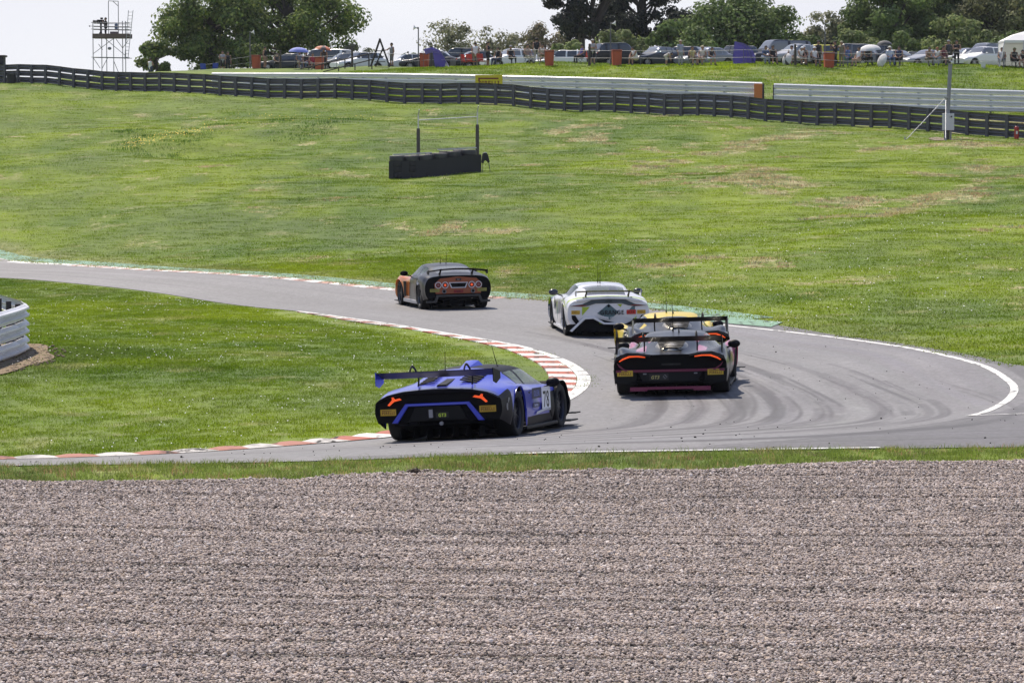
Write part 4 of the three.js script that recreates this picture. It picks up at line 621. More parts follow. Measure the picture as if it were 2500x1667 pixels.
function supercar(label, main, accent, roofMat, accentPred, topPred, x, d, yaw, opt) {
  const st = [
    [-3.6, 0.5, 0.12, 0.68, 0.2, 0.74, 0.3, 0.68, 0.42, 0.52, 0.46, 0.3, 0.48, 0.15, 0.49, 0, 0.49],
    [-3.2, 0.85, 0.1, 0.96, 0.22, 1, 0.42, 0.92, 0.6, 0.65, 0.58, 0.35, 0.57, 0.18, 0.57, 0, 0.57],
    [-2.67, 0.9, 0.12, 1.02, 0.3, 1.03, 0.54, 0.94, 0.78, 0.72, 0.7, 0.4, 0.64, 0.2, 0.63, 0, 0.63],
    [-2.05, 0.9, 0.12, 0.96, 0.3, 0.95, 0.5, 0.9, 0.678, 0.78, 0.733, 0.6, 0.756, 0.3, 0.772, 0, 0.772],
    [-1.5, 0.9, 0.12, 0.93, 0.3, 0.92, 0.5, 0.88, 0.678, 0.77, 0.756, 0.55, 0.974, 0.28, 1.021, 0, 1.029],
    [-1, 0.93, 0.12, 0.94, 0.3, 0.93, 0.52, 0.9, 0.694, 0.74, 0.756, 0.53, 0.99, 0.27, 1.045, 0, 1.056],
    [-0.5, 0.97, 0.13, 0.99, 0.32, 0.99, 0.55, 0.94, 0.74, 0.7, 0.756, 0.48, 0.928, 0.25, 0.998, 0, 1.013],
    [0, 0.99, 0.16, 1.02, 0.36, 1.03, 0.6, 0.93, 0.825, 0.68, 0.798, 0.42, 0.852, 0.22, 0.933, 0, 0.947],
    [0.45, 0.98, 0.22, 1.02, 0.38, 1.02, 0.6, 0.92, 0.83, 0.68, 0.79, 0.4, 0.78, 0.2, 0.83, 0, 0.845],
    [0.82, 0.95, 0.28, 0.99, 0.42, 0.99, 0.6, 0.88, 0.74, 0.66, 0.74, 0.4, 0.735, 0.2, 0.735, 0, 0.735]];
  const root = thing('race_car', label, 'race car', [0, 0, 0], 0, 'race cars on the track'), L = loft(st, 96, 35, [[0, .41, .34], [-2.67, .4, .34]]);
  const win = (s, p) => p > 4.05 && p < 4.95 && s > 3.3 && s < 5.7, shield = (s, p) => p > 5.05 && s > 3 && s < 3.9, rear = (s, p) => p > 5.0 && s > 6.0 && s < 6.9 && false;
  const kind = (s, p) => win(s, p) || shield(s, p) ? 0 : accentPred(s, p) ? 2 : topPred(s, p) ? 3 : 1;
  part('body_shell', L.piece((s, p) => kind(s, p) === 1), main, root); part('accent_panels', L.piece((s, p) => kind(s, p) === 2), accent, root).userData.label = opt.accentLabel; if (opt.roof) part('roof', L.piece((s, p) => kind(s, p) === 3), roofMat, root);
  L.panes('side_window', win, [[3.2, 6]], GLASS, root); part('windscreen', L.piece(shield), GLASS, root);
  part('nose', capGeo(L.front, () => 0), main, root); part('rear_fascia', capGeo(L.rear, (x, y) => -0.06 + 0.05 * (1 - x * x)), BLACK, root);
  for (const [z, r] of [[0, .41], [-2.67, .4]]) liner(root, z, r, 0.5, 0.98, .34);
  underside(root, 2.67, 0.9, 0.74, 0.07, 8);
  const zf = (x, y) => 0.835 + 0.03 * (1 - x * x);
  // brow over the lamps, lamp strips, lamp recess
  for (const s of [1, -1]) {
    const f = (p) => s > 0 ? p : both(p);
    part('tail_brow', plate(f([[.34, .735], [.55, .765], [.75, .775], [.95, .7], [.985, .62], [.93, .655], [.74, .735], [.55, .735], [.36, .71]]), 0.09, (x, y) => zf(x, y) - 0.05), main, root);
    part('tail_light', plate(f([[.44, .7], [.58, .725], [.72, .722], [.84, .675], [.9, .63], [.888, .626], [.825, .66], [.71, .7], [.58, .705], [.44, .69]]), 0.02, zf, 0.004), BRAKE, root);
    part('lamp_surround', plate(f([[.5, .46], [.8, .48], [.92, .56], [.94, .6], [.9, .53], [.8, .455], [.5, .44]]), 0.014, zf, 0.004), opt.bar, root);
    decal('sticker', 0.28, 0.1, s * .8, .415, zf(.8, .4) + 0.016, s * 0.09, tyreSticker('#c2a32e', '#5a2b14'), root);
    part('bumper_corner', plate(f([[.6, .2], [.98, .24], [1.0, .47], [.62, .46]]), 0.03, (x, y) => zf(x, y) - 0.04), opt.low, root);
    part('brace', [rod([s * .42, .4, .84], [s * .42, .3, .8], .015), rod([s * .42, .4, .86], [s * .48, .4, .86], .012)], M([0.3, 0.3, 0.32], 0.4, { metalness: 0.5 }), root);
    mirror(root, s, 1.02, .76, -1.75, CARBON);
    for (const [z, w] of [[0, .33], [-2.67, .3]]) wheel(root, s * (1.0 - w / 2), z, .35, w, RIM, s, 10);
    part('canard', box(0.16, 0.012, 0.25, s * 1.08, .24, -3.15), CARBON, root);
  }
  part('tail_bar', plate([[-.95, .435], [.95, .435], [.95, .465], [-.95, .465]], 0.02, (x, y) => zf(x, y) - 0.01), opt.bar, root);
  part('tail_panel', plate([[-.46, .23], [.46, .23], [.56, .42], [-.56, .42]], 0.015, (x, y) => zf(x, y) - 0.02), M([0.008, 0.008, 0.01], 0.6, { specularIntensity: 0.4 }), root);
  decal('class_plate', 0.34, 0.12, -.2, .345, zf(0, .4) + 0.012, 0, (c, w, h) => { c.fillStyle = '#141416'; c.fillRect(0, 0, w, h); c.fillStyle = '#b9b06a'; c.font = 'bold italic 62px sans-serif'; c.textBaseline = 'middle'; c.fillText('GT3', 18, h * 0.54, w * 0.55); c.fillStyle = '#77777a'; for (let i = 0; i < 4; i++) for (let j = 0; j < 4; j++) if ((i * 7 + j * 5) % 3) c.fillRect(182 + i * 15, 16 + j * 15, 10, 10); }, root);
  decal('maker_script', 0.34, 0.035, .02, .565, zf(0, .56) + 0.004, 0, word('—·—·—', '#0b0b0c', '#6d6d72', 'bold', 0.5), root, 128);
  part('diffuser_edge', [box(1.42, 0.045, 0.04, 0, .15, .93), box(0.3, 0.05, 0.05, -.56, .13, .95), box(0.3, 0.05, 0.05, .56, .13, .95)], opt.diff, root);
  { // engine cover bulge with its heat-blanket window
    const g = new THREE.SphereGeometry(1, 22, 12, 0, 6.283, 0, 1.57).scale(.3, .1, .42); part('engine_cover', g.rotateX(0.17).translate(0, .835, .22), M([0.32, 0.3, 0.26], 0.3, { metalness: 0.8 }), root).userData.label = 'crinkled foil bulge over the engine';
    for (let i = 0; i < 5; i++) part('louvre', box(0.5 - i * 0.03, 0.012, 0.04, 0,   .93 - i * 0.022, .26 + i * 0.075, 0.3), CARBON, root);
  }
  wingSet(root, { span: 1.84, chord: 0.36, y: 1.01, z: 0.86, tilt: 0.28, mat: CARBON, endMat: CARBON, sx: 0.47, foot: [0.78, 0.55], neck: 0.1, endH: 0.26 });
  part('wing_tip', [box(0.012, 0.26, 0.06, -.935, .89, 1.05), box(0.012, 0.26, 0.06, .935, .89, 1.05)], opt.tip, root);
  part('splitter', rbox(1.95, 0.025, 0.5, 0.01, 0, 0.075, -3.45), CARBON, root); part('side_skirt', [rbox(0.1, 0.05, 1.9, 0.02, 0.96, 0.1, -1.3), rbox(0.1, 0.05, 1.9, 0.02, -0.96, 0.1, -1.3)], CARBON, root);
  bucketSeat(root, -.3, .2, -1.15); driver(root, .3, .32, -1.3, M([0.5, 0.5, 0.52], 0.3)); bucketSeat(root, .3, .2, -1.15);
  antenna(root, opt.ant, 1.06, -1.0, 0.52, 0); antenna(root, opt.ant + 0.12, 1.04, -0.8, 0.12, 0);
  placeCar(root, x, d, yaw, 2.67, 0.85); return root;
}
const mclBlack = M([0.008, 0.008, 0.011], 0.28, { clearcoat: 0.3, clearcoatRoughness: 0.08, specularIntensity: 0.7 }), pink = paint([0.42, 0.045, 0.135], 0.35), yellow = M([0.64, 0.47, 0.015], 0.4, { clearcoat: 0.4, clearcoatRoughness: 0.08 });
supercar('black race car with pink flashes following the yellow and black one', mclBlack, pink, mclBlack,
  (s, p) => (p > 4.15 && p < 4.8 && s > 6.8 && s < 8.2) || (p > 1.2 && p < 3.6 && s < 2.9) || (p > 4.9 && p < 5.25 && s > 5.8 && s < 6.6), () => false, 2.9, 59.6, 0.11, { accentLabel: 'pink flashes on flank and deck', low: M([0.006, 0.006, 0.007], 0.6, { specularIntensity: 0.4 }), bar: M([0.16, 0.02, 0.055], 0.5), diff: M([0.2, 0.025, 0.07], 0.5), tip: CARBON, ant: -0.05 });  // pink on the tail is darkened: the shade there is put into its colour
supercar('yellow and black race car between the white coupe and the pink flashed one', mclBlack, yellow, yellow,
  (s, p) => (p < 3.8 && s < 3.2) || (p > 4.0 && p < 4.6 && s > 5.6 && s < 6.3), (s, p) => p >= 4.9 && s > 3.8 && s < 6.1, 3.3, 66.6, -0.04, { roof: true, accentLabel: 'yellow flanks', low: M([0.006, 0.006, 0.007], 0.6, { specularIntensity: 0.4 }), bar: M([0.3, 0.26, 0.03], 0.5), diff: M([0.02, 0.02, 0.02], 0.5), tip: M([0.6, 0.6, 0.55], 0.5), ant: -0.1 });
{ // ---- white coupe ----
  const st = [
    [-3.6, 0.6, 0.14, 0.75, 0.22, 0.8, 0.34, 0.74, 0.48, 0.55, 0.54, 0.3, 0.57, 0.15, 0.58, 0, 0.58],
    [-3.2, 0.85, 0.12, 0.95, 0.26, 0.97, 0.46, 0.9, 0.66, 0.65, 0.7, 0.35, 0.73, 0.18, 0.74, 0, 0.74],
    [-2.7, 0.88, 0.14, 0.97, 0.3, 0.97, 0.54, 0.91, 0.76, 0.68, 0.83, 0.4, 0.85, 0.2, 0.86, 0, 0.86],
    [-2, 0.9, 0.14, 0.93, 0.3, 0.92, 0.54, 0.89, 0.758, 0.76, 0.855, 0.6, 0.89, 0.3, 0.908, 0, 0.908],
    [-1.4, 0.9, 0.14, 0.92, 0.3, 0.91, 0.54, 0.88, 0.758, 0.76, 0.882, 0.57, 1.102, 0.3, 1.15, 0, 1.159],
    [-0.9, 0.91, 0.14, 0.93, 0.3, 0.92, 0.55, 0.89, 0.767, 0.76, 0.89, 0.56, 1.128, 0.3, 1.181, 0, 1.19],
    [-0.4, 0.94, 0.16, 0.97, 0.33, 0.97, 0.58, 0.92, 0.802, 0.76, 0.899, 0.54, 1.075, 0.29, 1.137, 0, 1.15],
    [0, 0.95, 0.18, 0.98, 0.36, 0.99, 0.6, 0.94, 0.85, 0.77, 0.94, 0.5, 1.05, 0.27, 1.11, 0, 1.12],
    [0.45, 0.93, 0.26, 0.97, 0.4, 0.98, 0.62, 0.93, 0.82, 0.77, 0.89, 0.5, 0.93, 0.27, 0.945, 0, 0.95],
    [0.74, 0.88, 0.3, 0.94, 0.42, 0.955, 0.6, 0.9, 0.76, 0.74, 0.85, 0.5, 0.9, 0.27, 0.905, 0, 0.907]];
  const root = thing('race_car', 'white race car with green and teal shards and GRANGE across its tail', 'race car', [0, 0, 0], 0, 'race cars on the track'), L = loft(st, 96, 35, [[0, .41, .35], [-2.7, .4, .35]]);
  const live = canvasTex(1024, 512, (c, w, h) => { c.fillStyle = '#ececf0'; c.fillRect(0, 0, w, h); const tri = (k, col) => { for (let i = 0; i < k; i++) { const x = rnd() * w, y = rnd() * h, s = rr(30, 110); c.fillStyle = col[Math.floor(rnd() * col.length)]; c.beginPath(); c.moveTo(x, y); c.lineTo(x + rr(-s, s) * 0.5, y + s); c.lineTo(x + s * 0.4, y + rr(0, s)); c.fill(); } }; tri(130, ['#b6cf2c', '#3f6f7c', '#8fb6bd', '#c8ccd6', '#5d7486']); });
  const wh = M([0.86, 0.86, 0.87], 0.35, { clearcoat: 1, clearcoatRoughness: 0.05, map: live }), plainW = paint([0.72, 0.72, 0.74], 0.35), teal = M([0.075, 0.14, 0.16], 0.4), lime = M([0.36, 0.48, 0.03], 0.4);
  const win = (s, p) => p > 4.08 && p < 4.92 && s > 3.25 && s < 5.85, shield = (s, p) => p > 5.05 && s > 3 && s < 3.9, back = (s, p) => p > 5.12 && s > 6.15 && s < 7.85;
  part('body_shell', L.piece((s, p) => !win(s, p) && !shield(s, p) && !back(s, p)), wh, root); L.panes('side_window', win, [[3.2, 6]], GLASS, root); part('windscreen', L.piece(shield), GLASS, root); part('rear_window', L.piece(back), M([0.6, 0.61, 0.66], 0.03, { transmission: 0.75, thickness: 0, ior: 1.5 }), root);
  part('nose', capGeo(L.front, () => 0), plainW, root); part('rear_fascia', capGeo(L.rear, (x, y) => 0.05 * (1 - x * x) - 0.03 * sstep(.55, .3, y)), plainW, root);
  for (const [z, r] of [[0, .41], [-2.7, .4]]) liner(root, z, r, 0.5, 0.93, .35);
  underside(root, 2.7, 0.75, 0.74, 0.09, 5);
  const zf = (x, y) => 0.745 + 0.05 * (1 - x * x);
  part('ducktail', plate([[-.78, .83], [-.5, .915], [0, .935], [.5, .915], [.78, .83], [.62, .83], [.42, .88], [0, .895], [-.42, .88], [-.62, .83]], 0.09, (x, y) => zf(x, y) - 0.05), plainW, root);
  part('light_strip', plate([[-.9, .725], [-.62, .755], [-.4, .85], [0, .87], [.4, .85], [.62, .755], [.9, .725], [.62, .715], [.46, .74], [.3, .79], [-.3, .79], [-.46, .74], [-.62, .715]], 0.012, zf), M([0.05, 0.07, 0.08], 0.3), root);
  for (const s of [1, -1]) { const f = (p) => s > 0 ? p : both(p); part('tail_light', plate(f([[.5, .74], [.64, .745], [.88, .724], [.7, .722], [.55, .725]]), 0.016, (x, y) => zf(x, y) + 0.006, 0.003), M([0.2, 0.02, 0.015], 0.3), root);
    decal('sticker', 0.2, 0.09, s * .77, .575, zf(.77, .5) + 0.012, s * 0.1, tyreSticker('#c9a52c', '#7a3a20'), root);
    part('bumper_vent', plate(f([[.68, .34], [.76, .3], [.85, .42], [.86, .5], [.78, .5]]), 0.008, zf, 0.004), BLACK, root);
    mirror(root, s, 1.02, .93, -1.62, M([0.03, 0.035, 0.06], 0.3)); for (const [z, w] of [[0, .31], [-2.7, .29]]) wheel(root, s * (0.95 - w / 2), z, .35, w, RIM, s, 10);
    part('deck_pin', rbox(0.07, 0.02, 0.04, 0.008, s * .55, .905, .58), BLACK, root);
  }
  part('diffuser_mouth', plate([[-.86, .13], [-.5, .44], [-.25, .42], [.25, .3], [.4, .3], [.66, .42], [.86, .13]], 0.01, (x, y) => zf(x, y) - 0.002, 0.004), BLACK, root);
  part('diffuser_lip', plate([[-.9, .15], [-.86, .13], [-.56, .42], [-.36, .43], [-.12, .3], [.36, .29], [.36, .32], [-.1, .33], [-.34, .47], [-.58, .46]], 0.03, (x, y) => zf(x, y), 0.006), plainW, root);
  const tri = (name, pts, m) => part(name, plate(pts, 0.003, zf, 0), m, root);
  tri('livery_shard', [[-.27, .55], [.0, .77], [.24, .57], [.02, .40]], teal); tri('livery_shard', [[-.62, .7], [-.44, .7], [-.62, .5]], lime); tri('livery_shard', [[.2, .76], [.32, .76], [.28, .69]], lime); tri('livery_shard', [[.55, .7], [.62, .72], [.62, .6], [.48, .62]], teal); tri('livery_shard', [[-.3, .43], [-.16, .36], [-.14, .31], [-.2, .31]], lime); tri('livery_shard', [[.66, .48], [.62, .36], [.48, .32]], lime);
  decal('sponsor_name', 0.68, 0.14, .08, .575, zf(0, .57) + 0.02, 0, (c, w, h) => { c.clearRect(0, 0, w, h); c.fillStyle = '#14161c'; c.font = 'bold 66px sans-serif'; c.textAlign = 'center'; c.textBaseline = 'middle'; c.fillText('GRANGE', w / 2, h * 0.56, w * 0.97); }, root, 320);
  for (let i = 0; i < 5; i++) tri('livery_stripe', [[-.2 + i * .05, .5 - i * .02], [-.185 + i * .05, .51 - i * .02], [-.04 + i * .055, .405 + i * .022], [-.055 + i * .055, .395 + i * .022]].map(([x, y]) => [x, y]), plainW);
  decal('class_plate', 0.22, 0.1, .53, .575, zf(.5, .57) + 0.012, 0.07, word('GT4', '#c2241a', '#4a0d0a'), root); part('emblem', [box(0.16, 0.012, 0.006, 0, .83, zf(0, .83) + 0.02), cyl(0.03, 0.03, 0.01, 12, 0, .72, zf(0, .7) + 0.012, 1.57)], BLACK, root);
  wingSet(root, { span: 1.5, chord: 0.24, y: 1.06, z: 0.7, tilt: 0.2, mat: CARBON, endMat: plainW, sx: 0.5, foot: [0.92, 0.5], endH: 0.12, curve: 0.015 });
  part('splitter', rbox(1.85, 0.025, 0.4, 0.01, 0, 0.09, -3.45), CARBON, root); part('side_skirt', [rbox(0.1, 0.06, 1.9, 0.02, 0.9, 0.13, -1.3), rbox(0.1, 0.06, 1.9, 0.02, -0.9, 0.13, -1.3)], plainW, root); part('side_vent', plate([[0, 0], [.12, .2], [.05, .3], [-.05, .1]], 0.01, () => 0, 0).rotateY(-1.5708).translate(-.93, .5, -2.1), BLACK, root);
  bucketSeat(root, -.35, .35, -1.0); bucketSeat(root, .35, .35, -1.0); driver(root, .35, .45, -1.1, M([0.5, 0.5, 0.5], 0.3));
  antenna(root, -.05, 1.18, -0.8, 0.5, 0); antenna(root, -.01, 1.17, -0.7, 0.3, 0);
  placeCar(root, 2.17, 78.2, -0.1, 2.7, 0.8);
}
{ // ---- orange and black coupe ----
  const st = [
    [-3.45, .55, .14, .7, .22, .78, .32, .72, .44, .55, .5, .3, .52, .15, .53, 0, .53],
    [-3.1, .82, .12, .93, .26, .95, .46, .88, .68, .65, .66, .35, .64, .18, .64, 0, .64],
    [-2.6, .85, .14, .95, .3, .96, .56, .9, .82, .68, .77, .4, .75, .2, .75, 0, .75],
    [-1.95, .84, .14, .86, .3, .85, .52, .83, .74, .74, .84, .6, .88, .3, .9, 0, .9],
    [-1.4, .84, .14, .86, .3, .86, .52, .84, .74, .75, .88, .57, 1.12, .3, 1.17, 0, 1.18],
    [-0.9, .86, .14, .88, .3, .88, .54, .86, .77, .76, .9, .57, 1.14, .3, 1.19, 0, 1.2],
    [-0.4, .91, .16, .93, .33, .94, .58, .91, .82, .77, .93, .56, 1.09, .3, 1.15, 0, 1.16],
    [0, .93, .2, .95, .37, .96, .62, .93, .85, .78, .95, .53, 1.02, .28, 1.06, 0, 1.07],
    [0.45, .91, .26, .94, .4, .95, .63, .91, .83, .77, .92, .52, .945, .28, .955, 0, .96],
    [0.72, .84, .3, .9, .42, .92, .6, .87, .78, .74, .88, .52, .915, .28, .925, 0, .927]];
  const root = thing('race_car', 'orange and black race car with round tail lamps leading the group', 'race car', [0, 0, 0], 0, 'race cars on the track'), L = loft(st, 96, 35, [[0, .4, .34], [-2.6, .39, .34]]);
  const blk = M([0.007, 0.007, 0.010], 0.32, { clearcoat: 0.2, clearcoatRoughness: 0.1, specularIntensity: 0.6 }), org = paint([0.74, 0.24, 0.065], 0.35), silv = M([0.35, 0.35, 0.37], 0.4), brown = M([0.28, 0.07, 0.025], 0.4);
  const win = (s, p) => p > 4.08 && p < 4.92 && s > 3.3 && s < 6.2 && !(s > 5.2 && s < 5.4), shield = (s, p) => p > 5.05 && s > 3 && s < 3.9, back = (s, p) => p > 5.12 && s > 6.2 && s < 7.6, o = (s, p) => s < 3.6 && p < 4 && s > 1;
  part('body_shell', L.piece((s, p) => !win(s, p) && !shield(s, p) && !back(s, p) && !o(s, p)), blk, root); part('front_panels', L.piece(o), org, root).userData.label = 'orange front wings';
  L.panes('side_window', win, [[3.2, 5.3], [5.3, 6.4]], GLASS, root); part('windscreen', L.piece(shield), GLASS, root); part('rear_window', L.piece(back), M([0.5, 0.5, 0.54], 0.03, { transmission: 0.6, thickness: 0, ior: 1.5 }), root);
  part('nose', capGeo(L.front, () => 0), org, root); part('rear_fascia', capGeo(L.rear, (x, y) => 0.04 * (1 - x * x) - 0.02), BLACK, root);
  for (const [z, r] of [[0, .4], [-2.6, .39]]) liner(root, z, r, 0.48, 0.9, .34);
  underside(root, 2.6, 0.72, 0.7, 0.1, 4);
  const zf = (x, y) => 0.73 + 0.04 * (1 - x * x);
  part('tail_panel', plate([[-.62, .44], [.62, .44], [.66, .7], [.5, .84], [0, .89], [-.5, .84], [-.66, .7]], 0.012, zf), brown, root).userData.label = 'orange brown panel between the tail lamps';
  for (const x of [-.56, -.37, .37, .56]) {
    const ring = new THREE.TorusGeometry(.082, .012, 8, 22).translate(x, .67, zf(x, .67) + 0.03); const l = part('tail_light', at(new THREE.CylinderGeometry(.075, .075, .02, 20), x, .67, zf(x, .67) + 0.022, 1.5708), M([0.16, 0.025, 0.025], 0.25), root); part('lamp_ring', ring, M([0.6, 0.58, 0.6], 0.4), l);
    part('lamp_core', at(new THREE.SphereGeometry(.032, 12, 8), x, .67, zf(x, .67) + 0.028), Math.abs(x) < .45 ? BRAKE : M([0.3, 0.1, 0.1], 0.3), l);
  }
  part('vent_frame', plate([[-.26, .74], [.26, .74], [.2, .59], [-.2, .59]], 0.015, (x, y) => zf(x, y) + 0.01, 0.004, [[[-.235, .725], [.235, .725], [.18, .605], [-.18, .605]].reverse()]), M([0.6, 0.58, 0.62], 0.4), root); part('vent', plate([[-.24, .73], [.24, .73], [.185, .6], [-.185, .6]], 0.006, (x, y) => zf(x, y) + 0.01, 0), BLACK, root);
  decal('class_plate', 0.27, 0.075, 0, .495, zf(0, .5) + 0.024, 0, word('GT4', '#7d0f18', '#2b0508'), root); for (const s of [-1, 1]) { decal('sticker', 0.26, 0.085, s * .66, .53, zf(.66, .5) + 0.026, s * 0.07, tyreSticker('#8f8a3e', '#4f4a26'), root); part('exhaust', at(new THREE.TorusGeometry(.05, .012, 8, 18), s * .4, .5, zf(.4, .5) + 0.04), M([0.2, 0.2, 0.21], 0.4, { metalness: 0.7 }), root); part('exhaust_pipe', at(new THREE.CylinderGeometry(.045, .045, .05, 14), s * .4, .5, zf(.4, .5) + 0.015, 1.5708), BLACK, root);
    mirror(root, s, .98, .92, -1.7, BLACK); for (const [z, w] of [[0, .29], [-2.6, .28]]) wheel(root, s * (0.93 - w / 2), z, .34, w, M([0.1, 0.1, 0.105], 0.35, { metalness: 0.7 }), s, 8); }
  part('bumper_frame', plate([[-.88, .2], [-.62, .2], [-.56, .36], [.56, .36], [.62, .2], [.88, .2], [.88, .24], [.66, .24], [.6, .4], [-.6, .4], [-.66, .24], [-.88, .24]], 0.03, zf), M([0.035, 0.033, 0.033], 0.5), root);
  decal('emblem', 0.16, 0.07, 0, .82, zf(0, .82) + 0.024, 0, word('G/', '#3a120a', '#8d8d90'), root, 96);
  decal('roundel', 0.2, 0.17, -.948, .74, -0.02, -Math.PI / 2 + 0.25, (c, w, h) => { c.fillStyle = '#0c0c0e'; c.fillRect(0, 0, w, h); c.fillStyle = '#a9a9b2'; c.beginPath(); c.arc(w / 2, h / 2, h * 0.46, 0, 7); c.fill(); c.fillStyle = '#6c6c78'; c.fillRect(w * 0.25, h * 0.42, w * 0.5, h * 0.16); }, root, 128, -0.25);
  part('side_vent', plate([[0, 0], [.26, 0], [.3, .42], [-.05, .42]], 0.01, () => 0, 0).rotateY(-1.5708).translate(-.9, .27, -2.1), BLACK, root); part('side_skirt', [rbox(0.14, 0.1, 1.8, 0.02, 0.84, 0.17, -1.3), rbox(0.14, 0.1, 1.8, 0.02, -0.84, 0.17, -1.3)], silv, root);
  wingSet(root, { span: 1.62, chord: 0.25, y: 1.1, z: 0.68, tilt: 0.2, mat: CARBON, endMat: CARBON, sx: 0.45, foot: [0.94, 0.5], endH: 0.09, curve: 0.06 });
  part('splitter', rbox(1.8, 0.025, 0.4, 0.01, 0, 0.1, -3.3), CARBON, root);
  bucketSeat(root, -.33, .33, -1.0); bucketSeat(root, .33, .33, -1.0); driver(root, .33, .42, -1.1, M([0.4, 0.4, 0.45], 0.3));
  antenna(root, .02, 1.19, -0.8, 0.3, 0.05); antenna(root, -.12, 1.19, -0.9, 0.2, 0);
  placeCar(root, -1.63, 91.2, -0.24, 2.6, 0.78);
}
// ---------- people, chairs, umbrellas ----------
const P2 = (u, d) => { const x = (u - 1250) * d / 8150; return on(x, d); };        // bearing and distance to a spot on the upper bank
const poses = (() => {
  const std = { hip: [0, .92, 0], chest: [0, 1.3, 0], neck: [0, 1.47, 0], head: [0, 1.62, .02] };
  const build = (J) => {
    const B = []; const b = (a, c, r0, r1, col) => B.push([a, c, r0, r1, col]);
    b(J.hip, J.chest, .15, .165, 1); b([J.chest[0] - .13, J.chest[1] + .06, J.chest[2]], [J.chest[0] + .13, J.chest[1] + .06, J.chest[2]], .1, .1, 1); b([J.hip[0] - .07, J.hip[1], J.hip[2]], [J.hip[0] + .07, J.hip[1], J.hip[2]], .14, .14, 2);
    b(J.chest, J.neck, .08, .055, 0); b(J.neck, J.head, .055, .1, 0); b([J.head[0], J.head[1] + .035, J.head[2] - .025], [J.head[0], J.head[1] + .045, J.head[2] - .015], .106, .106, 4); b([J.head[0], J.head[1] - .02, J.head[2] + .1], [J.head[0], J.head[1] - .03, J.head[2] + .115], .018, .022, 0);
    for (const s of [0, 1]) { b(J.sh[s], J.el[s], .062, .048, J.sleeve ? 1 : 5); b(J.el[s], J.wr[s], .046, .034, 0); b(J.wr[s], J.hd[s], .036, .032, 0); b(J.lg[s], J.kn[s], .095, .07, 2); b(J.kn[s], J.an[s], .065, .042, 6); b(J.an[s], J.ft[s], .05, .04, 3); }
    return { B, J };
  };
  const legs = { lg: [[-.1, .9, 0], [.1, .9, 0]], kn: [[-.11, .5, .02], [.12, .5, .02]], an: [[-.12, .08, -.02], [.13, .08, -.02]], ft: [[-.14, .045, .15], [.16, .045, .15]] };
  const seat = { hip: [0, .5, -.05], lg: [[-.1, .5, -.02], [.1, .5, -.02]], kn: [[-.14, .5, .42], [.15, .5, .42]], an: [[-.15, .09, .45], [.17, .09, .42]], ft: [[-.17, .045, .6], [.2, .045, .57]] };
  return {
    stand: build({ ...std, ...legs, sh: [[-.2, 1.4, 0], [.2, 1.4, 0]], el: [[-.26, 1.12, -.03], [.26, 1.12, -.03]], wr: [[-.25, .88, .06], [.25, .88, .06]], hd: [[-.25, .78, .09], [.25, .78, .09]] }),
    arms: build({ ...std, ...legs, sh: [[-.2, 1.4, 0], [.2, 1.4, 0]], el: [[-.27, 1.14, .05], [.27, 1.14, .05]], wr: [[-.08, 1.18, .24], [.08, 1.14, .24]], hd: [[.06, 1.2, .25], [-.06, 1.16, .25]] }),
    shoot: build({ ...std, ...legs, sleeve: 1, sh: [[-.2, 1.4, 0], [.2, 1.4, 0]], el: [[-.3, 1.22, .16], [.3, 1.22, .16]], wr: [[-.1, 1.45, .3], [.1, 1.45, .3]], hd: [[-.05, 1.5, .36], [.05, 1.5, .36]] }),
    rail: build({ ...std, ...legs, sh: [[-.2, 1.4, 0], [.2, 1.4, 0]], el: [[-.4, 1.25, .1], [.27, 1.13, 0]], wr: [[-.62, 1.22, .12], [.27, .9, .08]], hd: [[-.72, 1.24, .12], [.27, .8, .1]] }),
    sit: build({ ...seat, chest: [0, .9, -.12], neck: [0, 1.06, -.11], head: [0, 1.21, -.08], sh: [[-.2, 1, -.12], [.2, 1, -.12]], el: [[-.27, .74, -.05], [.27, .74, -.05]], wr: [[-.16, .62, .17], [.16, .62, .17]], hd: [[-.08, .6, .24], [.1, .6, .24]] }),
    lean: build({ ...seat, chest: [0, .87, .12], neck: [0, 1.01, .2], head: [0, 1.13, .28], sh: [[-.2, .96, .15], [.2, .96, .15]], el: [[-.24, .72, .3], [.24, .72, .3]], wr: [[-.08, .6, .48], [.08, .6, .48]], hd: [[0, .58, .55], [.06, .58, .55]] }),
    bend: build({ ...legs, hip: [0, .88, -.1], chest: [0, 1.05, .25], neck: [0, 1.08, .4], head: [0, 1.06, .54], sh: [[-.2, 1.06, .3], [.2, 1.06, .3]], el: [[-.22, .8, .36], [.22, .8, .36]], wr: [[-.15, .58, .42], [.15, .58, .42]], hd: [[-.12, .48, .45], [.12, .48, .45]] }),
  };
})();
const poseGeo = {};
